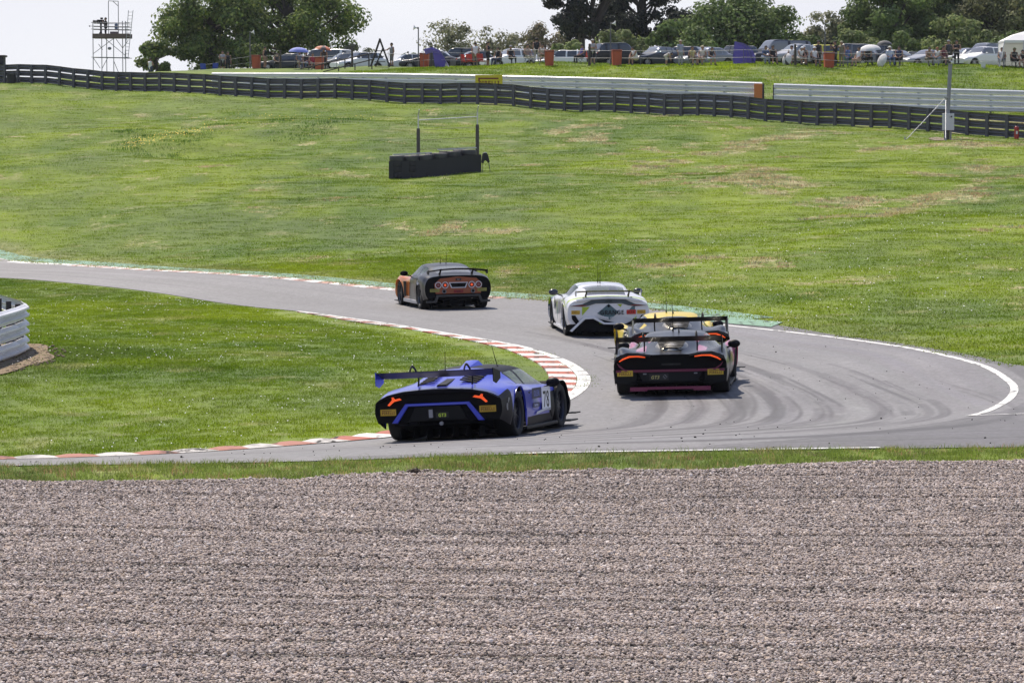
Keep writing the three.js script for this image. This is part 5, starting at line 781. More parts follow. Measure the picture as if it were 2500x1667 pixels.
function poseMesh(name) {
  if (poseGeo[name]) return poseGeo[name];
  const { B, J } = poses[name], R = 62, mc = new MarchingCubes(R, new THREE.MeshStandardMaterial(), false, false, 60000), half = 0.98; mc.isolation = 0;
  const dist = (x, y, z, q) => { const [a, c, r0, r1] = q, dx = c[0] - a[0], dy = c[1] - a[1], dz = c[2] - a[2], t = clamp(((x - a[0]) * dx + (y - a[1]) * dy + (z - a[2]) * dz) / (dx * dx + dy * dy + dz * dz + 1e-9)); return Math.hypot(x - a[0] - dx * t, y - a[1] - dy * t, z - a[2] - dz * t) - mix(r0, r1, t); };
  for (let k = 0; k < R; k++) for (let j = 0; j < R; j++) for (let i = 0; i < R; i++) {
    const x = (i - R / 2) / (R / 2) * half, y = (j - R / 2) / (R / 2) * half + 0.9, z = (k - R / 2) / (R / 2) * half; let d = 9;
    if (Math.abs(x) < 0.85 && Math.abs(z) < 0.8) for (const q of B) { const e = dist(x, y, z, q), h = clamp(0.5 + 0.5 * (d - e) / 0.035); d = mix(d, e, h) - 0.035 * h * (1 - h); }
    mc.field[i + j * R + k * R * R] = -d;
  }
  mc.update(); const n = mc.count, pos = new Float32Array(n * 3), col = [];
  for (let i = 0; i < n; i++) { const x = mc.positionArray[3 * i] * half, y = mc.positionArray[3 * i + 1] * half + 0.9, z = mc.positionArray[3 * i + 2] * half; pos[3 * i] = x; pos[3 * i + 1] = y; pos[3 * i + 2] = z; let b = 9, c = 0; for (const q of B) { const e = dist(x, y, z, q); if (e < b) { b = e; c = q[4]; } } col.push(c); }
  let g = new THREE.BufferGeometry(); g.setAttribute('position', new THREE.BufferAttribute(pos, 3)); g.computeVertexNormals();
  const fingers = []; for (const s of [0, 1]) { const h = J.hd[s], w = J.wr[s], v = V(h[0] - w[0], h[1] - w[1], h[2] - w[2]).normalize(), a = Math.abs(v.y) > 0.8 ? V(0, 0, 1) : V(0, 1, 0), sd = v.clone().cross(a).normalize(); for (let f = 0; f < 5; f++) { const o = (f - 2) * 0.018, l = [0.05, .085, .095, .088, .07][f], p = V(...h).addScaledVector(sd, o), e = p.clone().addScaledVector(v, l).addScaledVector(sd, f === 0 ? -0.03 : 0).addScaledVector(a, -0.02); fingers.push(rod(p.toArray(), e.toArray(), 0.009, 5, 0.007)); } }
  const F = join(fingers); F.deleteAttribute('uv'); for (let i = 0; i < F.attributes.position.count; i++) col.push(0);
  g = mergeGeometries([g, F]); return poseGeo[name] = { g, col, J };
}
const matPerson = M([1, 1, 1], 0.85, { vertexColors: true });
const SKIN = [.36, .21, .15];
// clothes: shirt, trousers, shoes, hair, bare arms / legs
function person(u, d, pose, face, label, shirt, legs, o = {}) {
  const { g, col, J } = poseMesh(pose), q = g.clone(), n = q.attributes.position.count, a = new Float32Array(n * 3), hair = o.hair ?? [.035, .025, .02], C = [SKIN, shirt, legs, o.shoes ?? [.05, .05, .05], hair, o.long ? shirt : SKIN, o.shorts ? SKIN : legs];
  if (pose === 'shoot') C[5] = shirt; for (let i = 0; i < n; i++) a.set(C[col[i]], 3 * i); q.setAttribute('color', new THREE.BufferAttribute(a, 3));
  const p = P2(u, d), root = thing('person', label, 'person', [p.x, p.y + (o.up ?? 0), p.z], face, o.group ?? 'spectators'), s = o.s ?? 1; root.scale.setScalar(s);
  part('body', q, matPerson, root);
  if (o.hat) { const h = J.head, b = part('hat', o.hat.brim ? [at(new THREE.SphereGeometry(.115, 12, 6, 0, 6.283, 0, 1.5), h[0], h[1] + .045, h[2]), cyl(.2, .19, .02, 16, h[0], h[1] + .06, h[2])] : [at(new THREE.SphereGeometry(.118, 12, 6, 0, 6.283, 0, 1.5), h[0], h[1] + .04, h[2]), rbox(.15, .015, .12, .005, h[0], h[1] + .06, h[2] + .13)], M(o.hat.c, 0.8), root); }
  if (o.camera) { const c = part('camera', [rbox(.14, .1, .08, .015, 0, J.head[1] - .02, .3), cyl(.045, .06, .3, 12, 0, J.head[1] - .02, .48, Math.PI / 2)], BLACK, root); }
  return root;
}
let chairProto;
function chair(u, d, face, label, rgb, dx = 0) {
  const p = P2(u, d), root = thing('folding_chair', label, 'chair', [p.x + dx, p.y, p.z], face, 'folding chairs'), m = M(rgb, 0.85), f = M([.12, .12, .13], .5, { metalness: .5 });
  part('seat', rbox(.5, .03, .42, .012, 0, .38, .05, -.06), m, root); part('backrest', rbox(.5, .5, .03, .012, 0, .68, -.24, -.2), m, root);
  for (const s of [-1, 1]) { part('leg', rod([s * .25, 0, .26], [s * .25, .62, -.2], .013, 5), f, root); part('leg', rod([s * .25, 0, -.26], [s * .25, .42, .25], .013, 5), f, root); part('armrest', rbox(.05, .02, .44, .008, s * .27, .6, .03), f, root); }
  return root;
}
function canopyGeo(r, h, n, col) {                                         // gored umbrella cloth with scalloped hem
  const pos = [], idx = [], c = [], rings = 6, k = n * 4;
  for (let j = 0; j <= rings; j++) for (let i = 0; i < k; i++) { const t = j / rings, f = (i % 4) / 4, sag = Math.sin(f * Math.PI), a = i / k * 6.2832, R = r * Math.sin(t * 1.35) / Math.sin(1.35) * (1 - 0.05 * sag * t); pos.push(Math.cos(a) * R, h * (Math.cos(t * 1.35) - Math.cos(1.35)) / (1 - Math.cos(1.35)) + 0.03 * sag * t * t * r, Math.sin(a) * R); const q = col[Math.floor(i / 4) % col.length]; c.push(...q); }
  for (let j = 0; j < rings; j++) for (let i = 0; i < k; i++) { const a = j * k + i, b = j * k + (i + 1) % k; idx.push(a, b, a + k, b, b + k, a + k); }
  const g = new THREE.BufferGeometry(); g.setAttribute('position', new THREE.Float32BufferAttribute(pos, 3)); g.setAttribute('color', new THREE.Float32BufferAttribute(c, 3)); g.setIndex(idx); g.computeVertexNormals(); return g;
}
const matCloth = M([1, 1, 1], 0.8, { vertexColors: true, transmission: 0.3, thickness: 0 });
function umbrella(u, d, y, r, h, label, col, tilt = [0, 0, 0], pole = 1) {
  const p = P2(u, d), root = thing('umbrella', label, 'umbrella', [p.x, p.y + y, p.z], 0, 'umbrellas'); root.rotation.set(...tilt);
  part('canopy', canopyGeo(r, h, 8, col), matCloth, root); part('pole', rod([0, -pole, 0], [0, h + .06, 0], .014, 6), M([.2, .2, .2], .5, { metalness: .5 }), root);
  for (let i = 0; i < 8; i++) { const a = i / 8 * 6.2832; part('rib', rod([0, h * .97, 0], [Math.cos(a) * r * .93, .02, Math.sin(a) * r * .93], .006, 4), M([.15, .15, .15], .5), root); }
  return root;
}
const WHT = [.72, .72, .72], BLK = [.02, .02, .024], NAVY = [.03, .04, .1], GREY = [.28, .29, .31], KHAKI = [.25, .21, .13], DENIM = [.09, .13, .24], TAN = [.5, .38, .26];
const S0 = { shorts: 1 };
// left of the big trees
person(369, 284, 'arms', 2.6, 'person in a white shirt and dark trousers by the low bush on the left', WHT, NAVY);
person(545, 276, 'arms', .2, 'person in a grey shirt and black shorts left of the loudspeaker pole', [.3, .31, .35], BLK, S0); person(558, 277, 'stand', .3, 'person in black beside the grey shirted one near the left bin', BLK, BLK);
person(648, 267, 'stand', 1.2, 'person in a long black top right beside the leftmost red bin', BLK, [.35, .22, .16], S0); person(676, 268, 'lean', .3, 'person crouched in dark clothes between the black clad one and the blue umbrella', [.05, .05, .06], BLK);
person(748, 263, 'sit', -.3, 'person in black sitting right of the blue umbrella', BLK, DENIM); person(733, 263, 'sit', .3, 'person in grey sitting in the shade of the blue umbrella', [.18, .2, .25], KHAKI, S0);
person(792, 259, 'stand', -.2, 'person in dark clothes standing under the orange umbrella', [.05, .045, .05], [.06, .06, .07]); person(765, 261, 'sit', .2, 'person in a red top sitting left of the second bin', [.35, .03, .05], BLK, S0);
person(957, 247, 'rail', -.9, 'person in a black and white striped shirt leaning on the wooden stile', [.33, .33, .35], [.2, .2, .22], S0);
person(1161, 236, 'stand', Math.PI, 'person in a white shirt standing behind the red chairs', WHT, KHAKI); person(1191, 235, 'arms', 1.2, 'person in a black shirt with hands on hips right of the red chairs', BLK, BLK, S0); person(1214, 234.5, 'sit', -.6, 'person in black with sunglasses sitting right of the red chairs', BLK, NAVY);
person(1248, 233.5, 'sit', .4, 'person in black hunched in a chair left of the white hatchback', BLK, BLK, { hat: { c: [.3, .3, .32] } });
person(1289, 232, 'sit', .5, 'person in a flowered shirt sitting before the white hatchback', [.3, .22, .18], [.35, .33, .3], { hair: BLK }); person(1310, 233, 'stand', Math.PI, 'person in a black vest standing left of the middle bin', BLK, [.4, .38, .35], { hat: { c: BLK } }); person(1322, 231.5, 'lean', .2, 'person in a pale shirt bent forward just left of the middle bin', [.5, .45, .42], KHAKI, S0);
person(1418, 231, 'sit', -1.1, 'person in a violet shirt sitting sideways left of the grey shirted one', [.12, .1, .33], BLK, { hat: { c: BLK } }); person(1446, 230, 'arms', .1, 'person in a grey tee and black shorts standing before the black off roader', [.36, .35, .36], BLK, { shorts: 1, hat: { c: [.5, .48, .45] } });
person(1551, 229.5, 'lean', -.9, 'person in a white shirt crouched right of the fourth bin', WHT, [.5, .42, .33], S0); person(1626, 229, 'bend', 1.2, 'small figure in pale clothes bending over the grass', [.6, .55, .5], [.55, .5, .45], { s: .72, shorts: 1 });
person(1660, 229.5, 'stand', .6, 'person in a grey blue shirt and sun hat standing behind the bending figure', [.3, .32, .42], [.3, .3, .34], { long: 1, hat: { c: [.5, .42, .3], brim: 1 } });
person(1690, 230, 'sit', .3, 'person in a yellow top sitting first in the row left of the purple shelter', [.5, .42, .16], KHAKI, S0); person(1713, 230, 'sit', -.4, 'person in a cream top and straw hat in the row left of the shelter', [.55, .5, .42], [.4, .3, .24], { shorts: 1, hat: { c: [.55, .45, .3], brim: 1 } }); person(1733, 229, 'lean', .4, 'person in a black top and pale trousers nearest the purple shelter on its left', [.04, .04, .05], [.45, .5, .6], S0);
person(1864, 229, 'lean', .4, 'person in a denim jacket sitting right of the purple shelter', DENIM, [.2, .24, .34], { long: 1 }); person(1886, 229, 'sit', .2, 'person in a black tee and cap sitting before the dark people carrier', BLK, BLK, { shorts: 1, hat: { c: BLK } });
person(1930, 229, 'sit', -.4, 'person in a white top sitting behind the white parasol lying on the grass', WHT, TAN, S0); person(1951, 229, 'lean', .5, 'person in white with a pale cap leaning forward in the seated group', WHT, [.5, .45, .4], { shorts: 1, hat: { c: WHT } }); person(1961, 229.5, 'sit', -.1, 'person in a black shirt and white cap in the seated group', BLK, [.45, .33, .26], { shorts: 1, hat: { c: [.6, .6, .6] } }); person(1988, 229, 'sit', .35, 'person in a white tee and white cap sitting left of the right hand bin', WHT, BLK, { shorts: 1, hat: { c: WHT } });
person(1996, 231, 'stand', .4, 'person in black standing behind the white capped sitter', BLK, BLK, { hat: { c: BLK } }); person(2037, 229, 'shoot', -1.2, 'person in black aiming a long lens beside the right hand bin', BLK, [.04, .04, .05], { camera: 1 }); person(2053, 229, 'rail', -.7, 'person in khaki with a hat holding the fence right of the photographer', [.2, .18, .12], [.25, .22, .17], { hat: { c: [.4, .38, .25] } });
person(2068, 230, 'sit', .2, 'person in a blue top in the green chair', [.1, .15, .32], DENIM); person(2093, 229, 'sit', -.8, 'person in a white tee sitting under the white umbrella', WHT, [.45, .3, .22], { shorts: 1 }); person(2117, 230, 'sit', .2, 'person in dark clothes in the shade right of the white tee', [.05, .05, .06], BLK);
person(2171, 229, 'sit', .2, 'person in a white sun hat and pale blue shirt behind the upturned parasol', [.45, .5, .6], DENIM, { long: 1, hat: { c: [.7, .68, .6], brim: 1 } }); person(2192, 229.5, 'sit', -.3, 'person in dark blue sitting right of the sun hat', NAVY, BLK);
person(2263, 229, 'lean', .3, 'person in a tan vest leaning forward before the silver coupe', [.3, .2, .14], [.14, .13, .1], { hair: [.03, .03, .03] }); person(2289, 229, 'lean', -.5, 'person in a white shirt with red hair sitting before the silver saloon', WHT, [.3, .32, .36], { hair: [.25, .09, .03] }); person(2303, 229, 'sit', .4, 'person in maroon sitting close to the camera pole', [.14, .04, .05], [.3, .24, .2], S0);
person(2313, 231, 'stand', .2, 'person in a charcoal top standing behind the camera pole', [.05, .05, .06], BLK, { hat: { c: GREY } }); person(2333, 231, 'arms', -.2, 'person in a black hooded top standing right of the camera pole', BLK, BLK, { hair: BLK });
person(2443, 229, 'sit', -.2, 'person in a pale tee sitting in the shade of the white gazebo', [.5, .5, .54], [.2, .22, .26], { hair: BLK }); person(2475, 229, 'sit', .3, 'person in black sitting by the gazebo leg', BLK, BLK, { hat: { c: [.2, .22, .12] } }); person(2497, 228.5, 'lean', -.5, 'person in shorts at the right edge under the gazebo', BLK, [.5, .34, .26], S0);
// chairs that show
for (const [u, d, f, l, c] of [[748, 263.3, -.3, 'dark folding chair under the sitter right of the blue umbrella', BLK], [1289, 232.2, .5, 'dark folding chair under the flowered shirt', BLK], [1418, 231.1, -1.1, 'black folding chair under the violet shirt', BLK], [1886, 229.2, .2, 'black folding chair under the black tee before the people carrier', BLK], [1930, 229.2, -.4, 'grey folding chair behind the white parasol on the grass', GREY], [1988, 229.2, .35, 'black folding chair under the white tee left of the right hand bin', BLK], [2068, 230.2, .2, 'bright green folding chair right of the photographer', [.03, .45, .13]], [2093, 229.2, -.8, 'dark folding chair under the white umbrella', BLK], [2171, 229.2, .2, 'blue folding chair under the sun hat', [.08, .14, .35]], [2192, 229.7, -.3, 'dark folding chair right of the sun hat', BLK], [2303, 229.2, .4, 'blue folding chair by the camera pole', [.1, .2, .45]], [2443, 229.2, -.2, 'dark folding chair in the gazebo', BLK], [2475, 229.2, .3, 'black folding chair by the gazebo leg', BLK], [1690, 230.2, .3, 'dark folding chair under the yellow top', BLK], [1713, 230.2, -.4, 'grey folding chair under the straw hat', GREY], [1214, 234.7, -.6, 'black folding chair right of the red chairs', BLK], [1961, 229.7, -.1, 'dark folding chair under the black shirt and white cap', BLK],
  [1136, 235, .9, 'low red folding chair farthest left of the red ones', [.5, .05, .03]], [1150, 235, .6, 'red folding chair in the middle of the red ones', [.55, .06, .03]], [1176, 234.8, .5, 'red folding chair right behind the fence post', [.5, .06, .04]], [1438, 231.5, 1.2, 'orange red folding chair behind the grey tee', [.6, .07, .03]], [500, 278, .5, 'blue folding chair on the left by the fence corner', [.04, .08, .3]], [525, 278, -.3, 'tall blue folding chair left of the grey shirt', [.04, .07, .28]], [762, 261.3, .2, 'dark red folding chair left of the second bin', [.35, .03, .04]]]) chair(u, d, f, l, c);
umbrella(731, 262, 1.3, .82, .38, 'blue umbrella on the left of the upper bank', [[.16, .21, .62], [.2, .26, .68]], [0, .2, -.04], 1.3); umbrella(790, 259, 1.62, .68, .3, 'orange and dark umbrella held over a standing spectator', [[.62, .16, .06], [.62, .16, .06], [.06, .04, .05], [.55, .2, .1]], [.1, .4, -.12], .9);
umbrella(2122, 230, 1.05, .78, .36, 'white umbrella open over the seated white tee', [[.72, .72, .72], [.66, .66, .68]], [.1, .3, .08], .9); umbrella(2157, 232.5, 1.28, .55, .3, 'dark grey umbrella behind the white one', [[.06, .06, .07], [.08, .08, .09]], [0, .2, 0], 1.2);
umbrella(2152, 228.5, .4, .52, .2, 'white parasol lying on its side right of the open umbrellas', [[.72, .72, .72], [.6, .6, .62]], [.9, 0, .95], .7); umbrella(1920, 228.5, .38, .46, .18, 'white and black parasol lying on the grass before the silver hatchback', [[.7, .7, .7], [.7, .7, .7], [.03, .03, .03], [.7, .7, .7]], [.9, .3, .9], .5);
// ---------- parked cars ----------
function parked(kind, u, d, turn, rgb, label, o = {}) {
  const T = { hatch: [4.2, 1.78, 1.47, .80, .98, -.155, -.02, .36, .455], saloon: [4.6, 1.82, 1.43, .80, .96, -.15, -.0, .22, .36], coupe: [4.5, 1.85, 1.33, .76, .92, -.13, .02, .17, .36], suv: [4.6, 1.9, 1.74, .98, 1.16, -.17, -.05, .38, .46], van: [5.0, 1.95, 1.93, 1.0, 1.2, -.27, -.14, .46, .49] }[kind];
  const [Ln, Wd, Ht, hood, belt, a, b, c, e] = T, w = Wd / 2, z = (f) => f * Ln, r = kind === 'suv' || kind === 'van' ? .35 : .32;
  const st = [[z(-.5), w * .55, .3, w * .8, .38, w * .82, .5, w * .78, hood * .72, w * .6, hood * .78, w * .4, hood * .8, w * .2, hood * .81, 0, hood * .81], [z(-.45), w * .85, .22, w * .94, .4, w * .96, .55, w * .9, hood * .86, w * .75, hood * .93, w * .45, hood * .96, w * .2, hood * .97, 0, hood * .97], [z(-.3), w * .92, .2, w, .4, w, .6, w * .97, hood * .92, w * .82, hood, w * .5, hood * 1.04, w * .25, hood * 1.05, 0, hood * 1.05], [z(a), w * .94, .2, w, .4, w, .62, w * .98, belt * .9, w * .9, belt * .98, w * .7, belt * 1.02, w * .35, belt * 1.04, 0, belt * 1.04], [z(b), w * .94, .2, w, .4, w, .62, w * .98, belt * .9, w * .92, belt, w * .72, Ht * .95, w * .4, Ht * .99, 0, Ht], [z((b + c) / 2), w * .94, .2, w, .4, w, .62, w * .98, belt * .9, w * .92, belt, w * .73, Ht * .955, w * .4, Ht * .99, 0, Ht], [z(c), w * .93, .22, w, .42, w, .64, w * .98, belt * .92, w * .9, belt * 1.01, w * .7, Ht * .93, w * .4, Ht * .965, 0, Ht * .97], [z(e), w * .9, .26, w * .97, .44, w * .98, .66, w * .95, belt * .92, w * .84, belt * .99, w * .66, belt * 1.04, w * .35, belt * 1.06, 0, belt * 1.06], [z(.5), w * .8, .32, w * .9, .44, w * .92, .62, w * .88, belt * .8, w * .75, belt * .88, w * .5, belt * .9, w * .3, belt * .9, 0, belt * .9]];
  const p = P2(u, d), root = thing('parked_car', label, 'car', p, turn, 'cars parked behind the fence'), L = loft(st, 56, 28, [[z(-.31), r + .05, r], [z(.29), r + .05, r]]), m = M(rgb, .35, rgb[1] < .1 ? { clearcoat: .12, clearcoatRoughness: .05, specularIntensity: .5 } : { clearcoat: .5, clearcoatRoughness: .05 });
  const win = (s, q) => q > 4.08 && q < 4.94 && s > 3.35 && s < 6.6 && !(s > 4.75 && s < 4.9) && !(s > 5.75 && s < 5.85), ws = (s, q) => q > 5.05 && s > 3.08 && s < 3.95, rw = (s, q) => q > 5.08 && s > 6.1 && s < 6.85, g = M(o.glass ?? [.04, .045, .05], .04, { clearcoat: 1, clearcoatRoughness: .02 });
  part('body', L.piece((s, q) => !win(s, q) && !ws(s, q) && !rw(s, q)), m, root); L.panes('side_window', win, [[3.3, 4.82], [4.82, 5.8], [5.8, 6.7]], g, root); part('windscreen', L.piece(ws), g, root); part('rear_window', L.piece(rw), g, root); part('front_bumper', capGeo(L.front, () => 0), m, root); part('tailgate', capGeo(L.rear, () => 0), m, root);
  part('underbody', box(w * 1.4, .3, Ln * .85, 0, .35, 0), BLACK, root);
  for (const s of [-1, 1]) { for (const f of [-.31, .29]) wheel(root, s * (w - .11), z(f), r, .2, M([.4, .4, .42], .35, { metalness: .7 }), s, 7); part('headlight', at(new THREE.SphereGeometry(1, 10, 6).scale(.16, .07, .1), s * w * .72, hood * .8, z(-.465)), M([.7, .72, .75], .1), root); part('tail_light', rbox(.1, .2, .12, .02, s * w * .84, belt * .8, z(.485)), M([.35, .02, .02], .25), root); part('door_mirror', at(new THREE.SphereGeometry(1, 8, 6).scale(.1, .07, .06), s * (w + .08), belt * 1.04, z(a) + .35), m, root); }
  if (kind === 'suv') part('roof_rail', [rod([w * .7, Ht, z(-.02)], [w * .7, Ht * .985, z(.33)], .02), rod([-w * .7, Ht, z(-.02)], [-w * .7, Ht * .985, z(.33)], .02)], M([.3, .3, .32], .4, { metalness: .6 }), root);
  return root;
}
const Q90 = Math.PI / 2, cWhite = [.74, .74, .75], cBlack = [.015, .015, .018], cSilver = [.3, .31, .33], cGrey = [.10, .105, .115];
parked('saloon', 703, 276, 1.3, [.03, .035, .05], 'dark saloon behind the crouched spectator left of the blue umbrella'); parked('van', 790, 283, 1.2, cWhite, 'white van roof behind the orange umbrella'); parked('saloon', 832, 262, 1.9, cGrey, 'dark grey saloon behind the sloping handrails', { glass: [.16, .165, .18] }); parked('hatch', 876, 256, 2.1, cWhite, 'white hatchback right of the handrails');
parked('saloon', 990, 258, 1.8, [.55, .55, .57], 'pale saloon with a bright bonnet right of the striped shirt'); parked('suv', 1112, 256, 1.5, cBlack, 'black estate behind the purple slanted shelter'); parked('saloon', 1180, 246, -1.3, [.03, .03, .04], 'black saloon behind the white and black shirted pair');
parked('hatch', 1245, 243, 2.0, cWhite, 'white hatchback left of the middle bin', { glass: [.16, .165, .18] }); parked('hatch', 1370, 243, 1.35, [.78, .78, .78], 'white hatchback right of the middle bin'); parked('suv', 1515, 240, -1.15, cBlack, 'black off roader behind the fourth bin');
parked('saloon', 1600, 241, 2.2, [.05, .055, .065], 'dark saloon with a bright windscreen right of the fourth bin', { glass: [.18, .19, .2] }); parked('suv', 1665, 254, .7, [.05, .04, .045], 'dark estate in the second row behind the sun hat'); parked('saloon', 1722, 241, 2.1, [.22, .23, .26], 'grey saloon behind the seated row', { glass: [.18, .19, .2] }); parked('suv', 1792, 244, .55, [.03, .03, .038], 'dark off roader behind the purple shelter');
parked('van', 1898, 243, 2.0, [.022, .024, .035], 'dark blue people carrier, tallest of the parked cars', { glass: [.16, .17, .19] }); parked('saloon', 1938, 237, 2.15, [.36, .36, .37], 'silver saloon before the dark people carrier', { glass: [.2, .21, .22] }); parked('hatch', 1985, 240, 1.6, [.6, .55, .02], 'bright yellow car half hidden by the seated group'); parked('suv', 2064, 243, 1.3, [.12, .13, .15], 'grey off roader behind the photographer'); parked('saloon', 2168, 243, 1.0, [.035, .035, .04], 'black saloon behind the umbrellas');
parked('coupe', 2255, 240, 2.15, [.26, .27, .29], 'silver coupe right of the umbrellas', { glass: [.16, .165, .18] }); parked('saloon', 2352, 244, 1.95, [.16, .165, .18], 'grey saloon behind the camera pole', { glass: [.16, .165, .18] }); parked('suv', 2400, 241, 2.2, [.2, .21, .23], 'silver grey estate left of the gazebo', { glass: [.16, .165, .18] }); parked('hatch', 2392, 235.5, 2.15, [.72, .72, .72], 'white car nose close to the fence left of the gazebo', { glass: [.16, .165, .18] });
for (const [k, u, d, t, c, l] of [['saloon', 1052, 252, 1.4, [.05, .05, .06], 'charcoal saloon behind the purple slanted shelter and its bin'], ['suv', 1302, 252, 1.7, [.12, .125, .13], 'grey estate in the second row left of the middle bin'], ['suv', 1440, 254, 1.0, [.03, .03, .035], 'black estate in the second row left of the black off roader'], ['saloon', 1555, 252, 1.7, [.02, .02, .025], 'black saloon in the second row right of the fourth bin'], ['hatch', 1655, 242, 1.2, [.04, .045, .06], 'dark blue hatchback behind the sun hat'], ['saloon', 1770, 252, 1.9, [.02, .02, .022], 'black saloon in the second row above the seated row'], ['suv', 2110, 246, 1.5, [.025, .025, .03], 'black off roader behind the white umbrella'], ['saloon', 2215, 250, 1.4, [.05, .05, .055], 'charcoal saloon in the second row behind the upturned parasol'], ['saloon', 2300, 252, 1.7, [.03, .03, .04], 'black saloon in the second row behind the red haired sitter'], ['saloon', 2445, 250, 1.8, [.06, .065, .07], 'dark grey saloon half hidden by the gazebo']]) parked(k, u, d, t, c, l);
// ---------- bins, poles, fence, stile ----------
const matBin = M([.42, .085, .035], .6), matWood = M([.07, .058, .048], .9), matPole = M([.12, .12, .13], .6), matHorn = M([.7, .7, .7], .5);
for (const [u, d, l] of [[627, 267, 'red brown litter bin, leftmost on the upper bank'], [781, 258, 'red brown litter bin under the orange umbrella'], [1037, 238, 'red brown litter bin left of the purple slanted shelter'], [1341, 229, 'orange brown litter bin between the two white hatchbacks'], [1505, 228, 'orange brown litter bin before the black off roader'], [2022, 227.6, 'red litter bin beside the photographer']]) {
  const b = thing('litter_bin', l, 'bin', P2(u, d), rr(-.2, .2), 'litter bins along the fence'); const g = new THREE.CylinderGeometry(.44, .38, 1.0, 4, 1).rotateY(Math.PI / 4); part('body', g.translate(0, .52, 0), matBin, b); part('lid', rbox(.66, .07, .66, .02, 0, 1.05, 0), M([.3, .06, .03], .6), b); part('rim', rbox(.64, .05, .64, .02, 0, .98, 0), M([.2, .045, .025], .6), b);
}
for (const [u, d, h, s, l] of [[612, 268, 2.9, 1, 'thin pole with a white horn loudspeaker left of the big oak trunk'], [1022, 239, 2.95, -1, 'thin pole with a grey horn loudspeaker standing against the open sky'], [1490, 228.5, 2.9, 1, 'thin pole with a white horn loudspeaker before the tall dark trees'], [2012, 228, 3.0, 1, 'pole with a white horn loudspeaker beside the right hand bin']]) {
  const b = thing('loudspeaker_pole', l, 'pole', P2(u, d), 0, 'loudspeaker poles'); part('pole', cyl(.05, .04, h, 8, 0, h / 2, 0), matPole, b); const hn = part('horn', at(new THREE.LatheGeometry([[.03, 0], [.05, .12], [.1, .2], [.19, .27], [.2, .28]].map((p) => new THREE.Vector2(...p)), 14), 0, 0, 0, 0, 0, -s * 1.45).translate(s * .06, h - .06, .06), matHorn, b); part('bracket', rod([0, h - .12, 0], [s * .12, h - .06, .05], .02), matPole, b); part('driver_unit', cyl(.07, .07, .12, 10, s * .03, h - .06, .05, 0, 0, 1.57), matPole, b);
}
{
  const line = [[470, 288], [560, 277], [700, 264], [900, 246], [1100, 234.5], [1300, 229.6], [1600, 228], [2000, 227], [2500, 226], [2700, 226]], P = curvePts(line.map(([u, d]) => [(u - 1250) * d / 8150, d]), 30), root = thing('wire_fence', 'wire fence on thin stakes along the top of the upper bank', 'fence', on(P[0].x, P[0].y)), o = root.position, wire = M([.4, .4, .4], .5, { metalness: .5 });
  P.forEach((p, i) => { const q = on(p.x, p.y).sub(o); const thick = [7, 12, 16, 20, 24, 27].includes(i); part('post', thick ? at(new THREE.CylinderGeometry(.075, .085, 1.55, 8), q.x, q.y + .72, q.z, 0, 0, rr(-.03, .03)) : rod([q.x, q.y - .05, q.z], [q.x, q.y + 1.2, q.z], .018, 5), thick ? matWood : matPole, root);
    if (i < 30) { const n = on(P[i + 1].x, P[i + 1].y).sub(o); for (const y of [.55, 1.05]) part('wire', rod([q.x, q.y + y, q.z], [n.x, n.y + y, n.z], .012, 4), wire, root); } });
  const s = thing('stile', 'tall wooden A frame stile standing against the sky', 'stile', P2(928, 246)), w2 = M([.05, .042, .038], .9);
  for (const z of [0, -.5]) { part('leg', rod([-.68, 0, z], [.02, 2.05, z], .07, 6), w2, s); part('leg', rod([.72, 0, z], [-.02, 2.05, z], .07, 6), w2, s); } part('leg', rod([-.32, 0, .05], [.24, 1.35, .05], .065, 6), w2, s); for (const y of [.35, .75, 1.15]) part('step', box(.9 - y * .35, .05, .6, 0, y, -.25), w2, s);
  for (const [u0, d0, y0, u1, d1, y1, l] of [[735, 246, .25, 910, 243, 1.1, 'upper dark handrail sloping up to the stile'], [790, 241, .1, 915, 241, .75, 'lower dark handrail sloping up to the stile']]) { const h = thing('handrail', l, 'handrail', P2(u0, d0), 0, 'handrails by the stile'), a = P2(u0, d0), b = P2(u1, d1), f = (t) => [mix(0, b.x - a.x, t), mix(y0, b.y - a.y + y1, t), mix(0, b.z - a.z, t)]; part('rail', rod(f(0), f(1), .045, 6), w2, h); for (const t of [.3, .62, .95]) { const q = f(t); part('post', rod([q[0], q[1] - .95, q[2]], q, .045, 6), w2, h); } }
}
